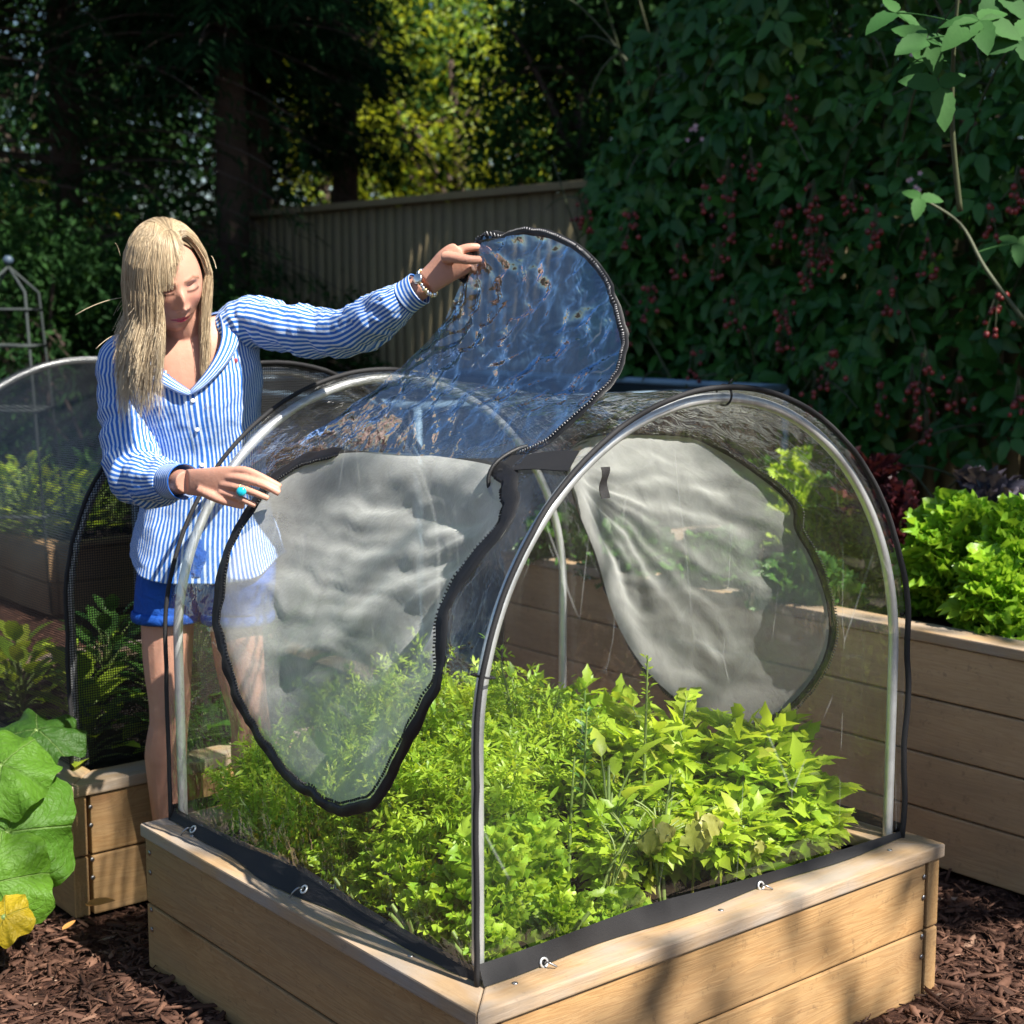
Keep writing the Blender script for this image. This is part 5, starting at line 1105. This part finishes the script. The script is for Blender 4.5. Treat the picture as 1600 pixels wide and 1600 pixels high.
a = me.color_attributes.new('skin', 'FLOAT_COLOR', 'POINT'); a.data.foreach_set('color', np.column_stack([col, np.ones(n)]).astype(np.float32).ravel())
t = NT('skin'); c = t.attr('skin').outputs['Color']; p_ = t.pos(); f = t.noise(p_, 55, 4, .6); c = t.mix(t.math('MULTIPLY', f, .30), c, (.40, .15, .09)); nrm = t.bump(t.math('ADD', t.noise(p_, 90, 4), t.math('MULTIPLY', t.noise(p_, 420, 2), .4)), .22, .003)
M_skin = t.done(t.pbsdf(c, .50, nrm, spec=.42, Subsurface_Weight=.14, Subsurface_Radius=(.012, .005, .003), Subsurface_Scale=.6))
me.materials.clear(); me.materials.append(M_skin); me.polygons.foreach_set('use_smooth', np.ones(len(me.polygons), bool)); me.transform(world_of(person).inverted())
body = bpy.data.objects.new('body', me); COL.objects.link(body); body.parent = person

# ------- clothes
def stripe_mat(name, axis=0, period=.0092):
    t = NT(name); sp = t.n('SeparateXYZ'); t.put(sp.inputs[0], t.attr('st').outputs['Vector']); p_ = t.pos()
    v = t.math('ADD', sp.outputs[axis], t.math('MULTIPLY', t.noise(p_, 9, 2), .006)); f = t.math('FRACT', t.math('MULTIPLY', v, 1 / period))
    m = t.ramp(t.math('ABSOLUTE', t.math('SUBTRACT', f, .5)), [(.25, 0.), (.31, 1.)])
    c = t.mix(m, (.035, .165, .60), (.66, .77, .90)); weave = t.noise(p_, 900, 2)
    nrm = t.bump(t.noise(p_, 48, 3, .6), .35, .006, t.bump(weave, .2, .001)); tr = t.n('BsdfTranslucent'); t.put(tr.inputs[0], c)
    return t.done(t.mixs(.12, t.pbsdf(c, .75, nrm, spec=.2), tr.outputs[0]))
M_shirt = stripe_mat('striped_cotton'); M_cuff = stripe_mat('striped_cotton_cuff', 1)
def wrinkles(rows, st, amp, seed, aniso=(1, 1), freq=9.):
    n, k, _ = rows.shape; c = rows.mean(1, keepdims=True); nn = norm(rows - c); q = rows.reshape(-1, 3)
    w1 = 1 - np.abs(smooth_noise(np.column_stack([q[:, 0] * aniso[0], q[:, 1] * aniso[0], q[:, 2] * aniso[1]]), freq, seed)) * 1.8
    w2 = 1 - np.abs(smooth_noise(np.column_stack([q[:, 0] * aniso[0], q[:, 1], q[:, 2] * aniso[1]]), freq * 2.6, seed + 1)) * 1.8
    w3 = smooth_noise(q, freq * .5, seed + 2)
    return rows + nn * (amp * (.9 * w1 + .45 * w2 + .6 * w3)).reshape(n, k, 1)
rows, A = ell_loft(TORSO, 180, 14); n, k, _ = rows.shape
rows = wrinkles(rows, None, .0052, 31, (1., .75), 9)
# curved tail hem and slight flare
th = np.linspace(0, 2 * math.pi, k, endpoint=False); low = np.clip((14 * 2.2 - np.arange(n)) / (14 * 2.2), 0, 1)[:, None]
rows[..., 2] += (low ** 2) * (.050 * np.abs(np.cos(th))[None] ** 3 - .012); c = rows.mean(1, keepdims=True); rows[..., :2] += ((rows - c)[..., :2]) * (.06 * low ** 1.5 + .05 * low * np.sin(5 * th)[None])[..., None] * 1.
st = np.zeros((n, k, 3)); st[..., 0] = th[None] * .152; st[..., 1] = np.cumsum(np.r_[0, np.linalg.norm(np.diff(rows.mean(1), axis=0), axis=1)])[:, None]
# open V at the front: th = 3pi/2 is the front
TF = 1.5 * math.pi - .06; Vz = pt(316, 618, 3.46)[2]; zz = rows[..., 2]; dth = (th[None] - TF)
halfw = np.clip((zz - Vz) * 5.2, 0, 1.02); F = []
keepf = []
for i in range(n - 1):
    for j in range(k):
        j2 = (j + 1) % k; F.append((i * k + j, i * k + j2, (i + 1) * k + j2, (i + 1) * k + j)); keepf.append(not (abs(dth[0, j] + math.pi / k) < halfw[i, j] and zz[i, j] > Vz))
# pull boundary vertices onto the V line for a clean edge
F = np.array(F)[np.array(keepf)]
g = G(); g.add(rows.reshape(-1, 3), F); tors = (rows, st)
# sleeves
def sleeve(path, rads, seed, k=64, m=14, amp=.006, st0=0.):
    P = catmull(path, m); r_ = np.interp(np.linspace(0, 1, len(P)), np.linspace(0, 1, len(rads)), rads); T = norm(np.gradient(P, axis=0)); up = np.array([0, -1., .15]); A = norm(np.cross(T[0], up)); rows = []; th = np.linspace(0, 2 * math.pi, k, endpoint=False)
    for i in range(len(P)):
        A = norm(A - T[i] * (A @ T[i])); B = np.cross(T[i], A); rows.append(P[i] + r_[i] * (np.cos(th)[:, None] * A + np.sin(th)[:, None] * B))
    rows = np.array(rows); s_ = np.r_[0, np.cumsum(np.linalg.norm(np.diff(P, axis=0), axis=1))]
    q = rows.reshape(-1, 3); S2 = np.repeat(s_, k); Th = np.tile(th, len(P)); qq = np.column_stack([S2 * 2.2, np.cos(Th) * .10, np.sin(Th) * .10])
    w1 = 1 - np.abs(smooth_noise(qq, 9, seed)) * 1.8; w2 = 1 - np.abs(smooth_noise(qq, 21, seed + 1)) * 1.8; w3 = smooth_noise(qq, 4.5, seed + 2)
    env = np.clip(np.minimum(S2 / .05, (s_[-1] - S2) / .03), .15, 1); rows = rows + norm(rows - P[:, None]) * (amp * env * (w1 + .5 * w2 + .8 * w3)).reshape(len(P), k, 1)
    st = np.zeros(rows.shape); st[..., 0] = th[None] * float(np.mean(rads)) + st0; st[..., 1] = s_[:, None]; return rows, st
def cl_faces(n, k): return np.array([(i * k + j, i * k + (j + 1) % k, (i + 1) * k + (j + 1) % k, (i + 1) * k + j) for i in range(n - 1) for j in range(k)])
uvs = [st.reshape(-1, 3)]
SR = [pt(218, 545, 3.565), pt(196, 572, 3.555), pt(198, 655, 3.525), pt(212, 738, 3.455), pt(240, 752, 3.375), pt(266, 752, 3.31)]; SL = [pt(352, 520, 3.56), pt(392, 503, 3.55), pt(462, 515, 3.485), pt(545, 520, 3.40), pt(600, 488, 3.335), pt(634, 465, 3.305)]
for path, rads, sd in ((SR, [.048, .060, .056, .060, .052, .040], 41), (SL, [.046, .056, .050, .050, .045, .036], 43)):
    r2, s2 = sleeve(path, rads, sd, amp=.0062); g.add(r2.reshape(-1, 3), cl_faces(*r2.shape[:2])); uvs.append(s2.reshape(-1, 3))
shirt = g.build('shirt', M_shirt, person, uv=np.vstack(uvs))
sol = shirt.modifiers.new('thick', 'SOLIDIFY'); sol.thickness = .0012; sol.offset = -1
for path, rads in (([pt(264, 752, 3.315), pt(276, 752, 3.285), pt(288, 752.5, 3.255)], [.0385, .0375, .0385]), ([pt(632, 467, 3.306), pt(643, 459, 3.300), pt(655, 451, 3.293)], [.0365, .035, .036])):
    r2, s2 = sleeve(path, rads, 5, amp=.0006, m=5); g = G(); g.add(r2.reshape(-1, 3), cl_faces(*r2.shape[:2])); cf = g.build('cuff', M_cuff, shirt, uv=s2.reshape(-1, 3)); sm = cf.modifiers.new('thick', 'SOLIDIFY'); sm.thickness = .002
# collar and placket
def tsurf(thv, row, off=.0):
    row = min(max(row, 0), n - 1.001); i = int(row); f = row - i; j = (thv / (2 * math.pi) * k) % k; j0 = int(j); fj = j - j0
    p_ = lambda a_, b_: rows[a_, b_ % k]; q = (p_(i, j0) * (1 - fj) + p_(i, j0 + 1) * fj) * (1 - f) + (p_(i + 1, j0) * (1 - fj) + p_(i + 1, j0 + 1) * fj) * f
    c_ = rows[i].mean(0); return q + norm(q - c_) * off
jf = int(round(TF / (2 * math.pi) * k)); zf = rows[:, jf, 2]; rowV = int(np.argmax(zf > Vz))
for sgn in (-1, 1):
    V = []; ST = []; NR = 26
    for a_ in np.linspace(0, 1, NR):
        rw = rowV + (n - 1 - rowV) * a_; zc = tsurf(TF, rw)[2]; hw = min(max((zc - Vz) * 5.2, 0.02), 1.02)
        if a_ > .75: hw = hw + (a_ - .75) * 4 * 2.0
        wd = (.10 + .30 * math.sin(min(a_ * 1.5, 1) * math.pi / 2)) * (1 if a_ < .72 else 1)
        for b_ in np.linspace(0, 1, 6):
            V.append(tsurf(TF + sgn * (hw - .06 + wd * b_), rw - b_ * 5 * a_, .004 + .009 * math.sin(b_ * math.pi * .8))); ST.append((b_ * .045 + .001, a_ * .22, 0))
    g = G(); g.add(V, grid_faces(NR, 6)); cl_ = g.build('collar', M_shirt, shirt, uv=np.array(ST)); sm = cl_.modifiers.new('thick', 'SOLIDIFY'); sm.thickness = .0016
V = []; ST = []
for rw in np.linspace(8, rowV + 1, 60):
    for b_ in np.linspace(-1, 1, 5): V.append(tsurf(TF + .085 * b_ + .02, rw, .0022 - .0012 * abs(b_))); ST.append((b_ * .0135, rw * .01, 0))
g = G(); g.add(V, grid_faces(60, 5)); g.build('placket', M_shirt, shirt, uv=np.array(ST))
M_btn = simple('pearl_button', (.75, .76, .78), .25)
for rw in np.linspace(18, rowV - 3, 5):
    c_ = tsurf(TF + .02, rw, .0028); nrm = norm(c_ - rows[int(rw)].mean(0)); g = G(); g.tube([c_, c_ + nrm * .0016, c_ + nrm * .002], [.0052, .0052, .0035], 12); g.build('button', M_btn, shirt)
c_ = pt(361, 574, 3.46); 
for kk in range(60):
    pass
lo_ = tsurf(TF + .62, rowV + 10, .0015); g = G(); g.add(IV * [.0045, .0015, .006] + lo_, IF4, .5); g.build('chest_emblem', simple('red_thread', (.35, .06, .08), .7), shirt)
# shorts
g = G(); add_limb(g, [pt(322, 825, 3.63), pt(322, 850, 3.63), pt(322, 890, 3.63)], [.125, .138, .140], 28, 5, .62)
add_limb(g, [pt(287, 850, 3.62), pt(270, 905, 3.61), pt(263, 962, 3.60)], [.078, .084, .081], 28, 6); add_limb(g, [pt(287, 850, 3.62) + [.145, 0, 0], pt(270, 905, 3.61) + [.160, -.01, 0], pt(263, 962, 3.60) + [.168, -.02, 0]], [.078, .084, .081], 28, 6)
o = g.build('raw_shorts', M_black); me = remesh(o, .005, 4); bpy.data.objects.remove(o)
t = NT('blue_cotton_twill'); p_ = t.pos(); f = t.noise(p_, 10, 4, .6, .6); c = t.mix(f, (.006, .055, .30), (.015, .10, .46)); M_shorts = t.done(t.pbsdf(c, .7, t.bump(t.noise(p_, 16, 3, .6, 1.), .7, .02), spec=.25))
me.materials.clear(); me.materials.append(M_shorts); me.transform(world_of(person).inverted()); so = bpy.data.objects.new('shorts', me); COL.objects.link(so); so.parent = person
for i, c_ in enumerate((pt(263, 955, 3.60), pt(263, 955, 3.60) + [.168, -.02, 0])):
    th2 = np.linspace(0, 2 * math.pi, 41); g = G(); g.tube([c_ + [.0815 * math.cos(q), .0815 * math.sin(q), -.008] for q in th2], .006, 8, cap=False, flat=2.2); g.build('hem_cuff', M_shorts, so)
# shoes
M_shoe = simple('canvas_shoe', (.55, .55, .53), .7, nscale=60)
for Lg in (LegA, LegB):
    b = Lg[-1]; g = G(); add_limb(g, [b + [0, .045, -.020], b + [.01, -.015, -.018], b + [.05, -.07, -.030], b + [.08, -.11, -.040]], [.036, .044, .042, .028], 16, 4, .62); g.build('shoe', M_shoe, person)
# jewellery
M_gold = simple('gold_metal', (.85, .62, .30), .25, 1.0); M_silver = simple('silver_metal', (.75, .77, .78), .25, 1.0)
M_turq = simple('turquoise_stone', (.01, .42, .55), .15, spec=.8)
rg = pt(377, 768, 3.150); g = torus(pt(376, 764, 3.166), np.array([.9, -.3, -.25]), .0112, .0016, 20, 6); rgo = g.build('ring', M_gold, person)
g = G(); g.add(IV * [.0105, .006, .0105] + rg, IF4); g.build('ring_stone', M_turq, rgo)
wc = ArmL[-1] + (pt(670, 441, 3.28) - ArmL[-1]) * .6; ax = norm(ArmL[-1] - ArmL[-2]); a1 = norm(np.cross(ax, [0, 0, 1.])); b1 = np.cross(ax, a1); g = G(); g2 = G()
for i in range(26):
    q = i / 26 * 2 * math.pi; c_ = wc + .0285 * (math.cos(q) * a1 + math.sin(q) * b1) + ax * .001 * (i % 2); gg = g if i % 3 else g2
    gg.add(IV * [.0038, .0038, .0062] * .95 + c_, IF4)
wt = g.build('bracelet_watch', M_silver, person); g2.build('gold_links', M_gold, wt)
q = norm(np.array([-.1, -.85, .5])); q = norm(q - ax * (q @ ax)); c_ = wc + q * .029; g = G(); g.tube([c_, c_ + q * .003, c_ + q * .0045], [.0115, .0115, .0095], 20); g.build('watch_face', M_silver, wt)
# ------- hair: strands from the parting, falling straight
r = np.random.default_rng(61); g = G(); part = np.array([.012, -.030, .117]); NS = 8500
def skull(d, off): 
    s = np.clip(-d[..., 2], 0, 1); return d * np.stack([.0735 * (1 - .25 * s) + off, .094 * (1 - .2 * s * (d[..., 1] > 0)) + off, .116 + off + 0 * s], -1)
kk_ = 3; rowsV = []; rowsF = []; tints = []; vb = 0
down_l = HM.T @ np.array([0, 0, -1.])        # world down in head frame
for i in range(NS):
    az = r.uniform(-math.pi, math.pi)       # 0 = face front (-y), + towards +x (image right)
    bang = False; fr_ = False
    if -.62 < az < 1.2:
        if az > .42: az = r.uniform(1.12, 1.9); fr_ = True
        elif az > -.5 or r.random() < .3: bang = True
    off = .008 + .016 * r.random() ** 1.3
    tgt = np.array([math.sin(az), -math.cos(az), 0.])
    d0 = norm(np.array([.10 + r.normal(0, .012), -.62 + 1.35 * r.random() ** 1.2, .93]))
    if fr_: d0 = norm(np.array([.12 + r.uniform(0, .10), -.78 + r.uniform(0, .6), .93]))
    if bang: d0 = norm(np.array([.10 + r.normal(0, .02), -.62 + r.uniform(0, .45), .93]))
    pts = []; 
    qe = 1. if not bang else float(np.clip(1.0 - .46 * (az + .5) + r.normal(0, .055), .42, 1.0))
    for q in np.linspace(0, qe, 9):
        d = norm(d0 * (1 - q) + (tgt + [0, 0, .10]) * q + np.array([0, 0, .55 * math.sin(q * math.pi)])); pts.append(skull(d, off * (.35 + .65 * min(q * 2, 1))))
    pts = [hd(p_) for p_ in pts]
    last = pts[-1]
    if bang:
        ln = 0.
        if ln > .012:
            for q in np.linspace(.2, 1, 6): pts.append(last + np.array([-.004 * q, -.004 * q, -ln * q]))
    else:
        zend = (1.272 if az < 0 else 1.315) + r.normal(0, .040) + .018 * math.sin(az * 9) + .02 * r.random(); ln = last[2] - zend; cx = HC + np.array([.02, .02, 0]); outw = norm((last - cx) * [1, 1, 0]); ph = r.uniform(0, 6.28); wv = r.uniform(0, .0045)
        clump = .006 * math.sin(az * 7 + 2) + .0035 * math.sin(az * 31) 
        for q in np.linspace(.08, 1, 13):
            sp = (-.018 * q + .045 * max(q - .5, 0) * (1.6 if az < 0 else .4)) if abs(az) < 2.4 else .01 * q
            pts.append(last + outw * (sp + clump * q * .8) + np.array([wv * math.sin(q * 5 + ph), wv * math.cos(q * 4 + ph), -ln * q]))
    P = np.array(pts); m = len(P); w_ = .0006 * r.uniform(.7, 1.3) * np.linspace(1, .55, m)
    T = norm(np.gradient(P, axis=0)); A_ = norm(np.cross(T, np.array([.2, -.9, .1]) + r.normal(0, .3, 3))); B_ = np.cross(T, A_)
    for j in range(kk_):
        an = j / kk_ * 6.283; rowsV.append(P + (math.cos(an) * A_ + math.sin(an) * B_) * w_[:, None])
    for j in range(kk_):
        a_ = vb + j * m; b_ = vb + ((j + 1) % kk_) * m; e = np.arange(m - 1); rowsF.append(np.stack([a_ + e, b_ + e, b_ + e + 1, a_ + e + 1], 1))
    tt_ = np.clip(.30 * (.5 + .5 * math.sin(az * 19)) + r.uniform(.30, .62), 0, 1); tints += [np.clip(tt_ * np.linspace(.62, 1.1, m), 0, 1)] * kk_; vb += kk_ * m
g.add(np.vstack(rowsV), np.vstack(rowsF), np.concatenate(tints))
# under layer so no scalp shows
th = np.linspace(0, 2 * math.pi, 60); VV = []
for ph in np.linspace(.02, 1.75, 26):
    for a_ in th:
        fr = max(math.cos(a_), 0); lim = 1.75 - 1.22 * fr ** .6; p_ = min(ph, lim); VV.append(hd(skull(np.array([math.sin(a_) * math.sin(p_), -math.cos(a_) * math.sin(p_), math.cos(p_)]), .005)))
g.add(VV, grid_faces(26, 60), .12)
for a_, b_ in (((190, 465), (118, 492)), ((188, 400), (180, 380)), ((190, 520), (150, 545)), ((330, 400), (338, 420))): g.tube(bez(pt(*a_, 3.45), (pt(*a_, 3.45) + pt(*b_, 3.43)) / 2 + [0, 0, .012], pt(*b_, 3.42)), .0006, 4, .9)
t = NT('blonde_hair'); a = t.attr('tint').outputs['Fac']; c = t.ramp(a, [(0, (.16, .11, .07)), (.35, (.42, .32, .20)), (.7, (.66, .52, .34)), (1, (.82, .69, .48))])
M_hair = t.done(t.pbsdf(c, .36, None, spec=.55)); g.build('hair', M_hair, person)
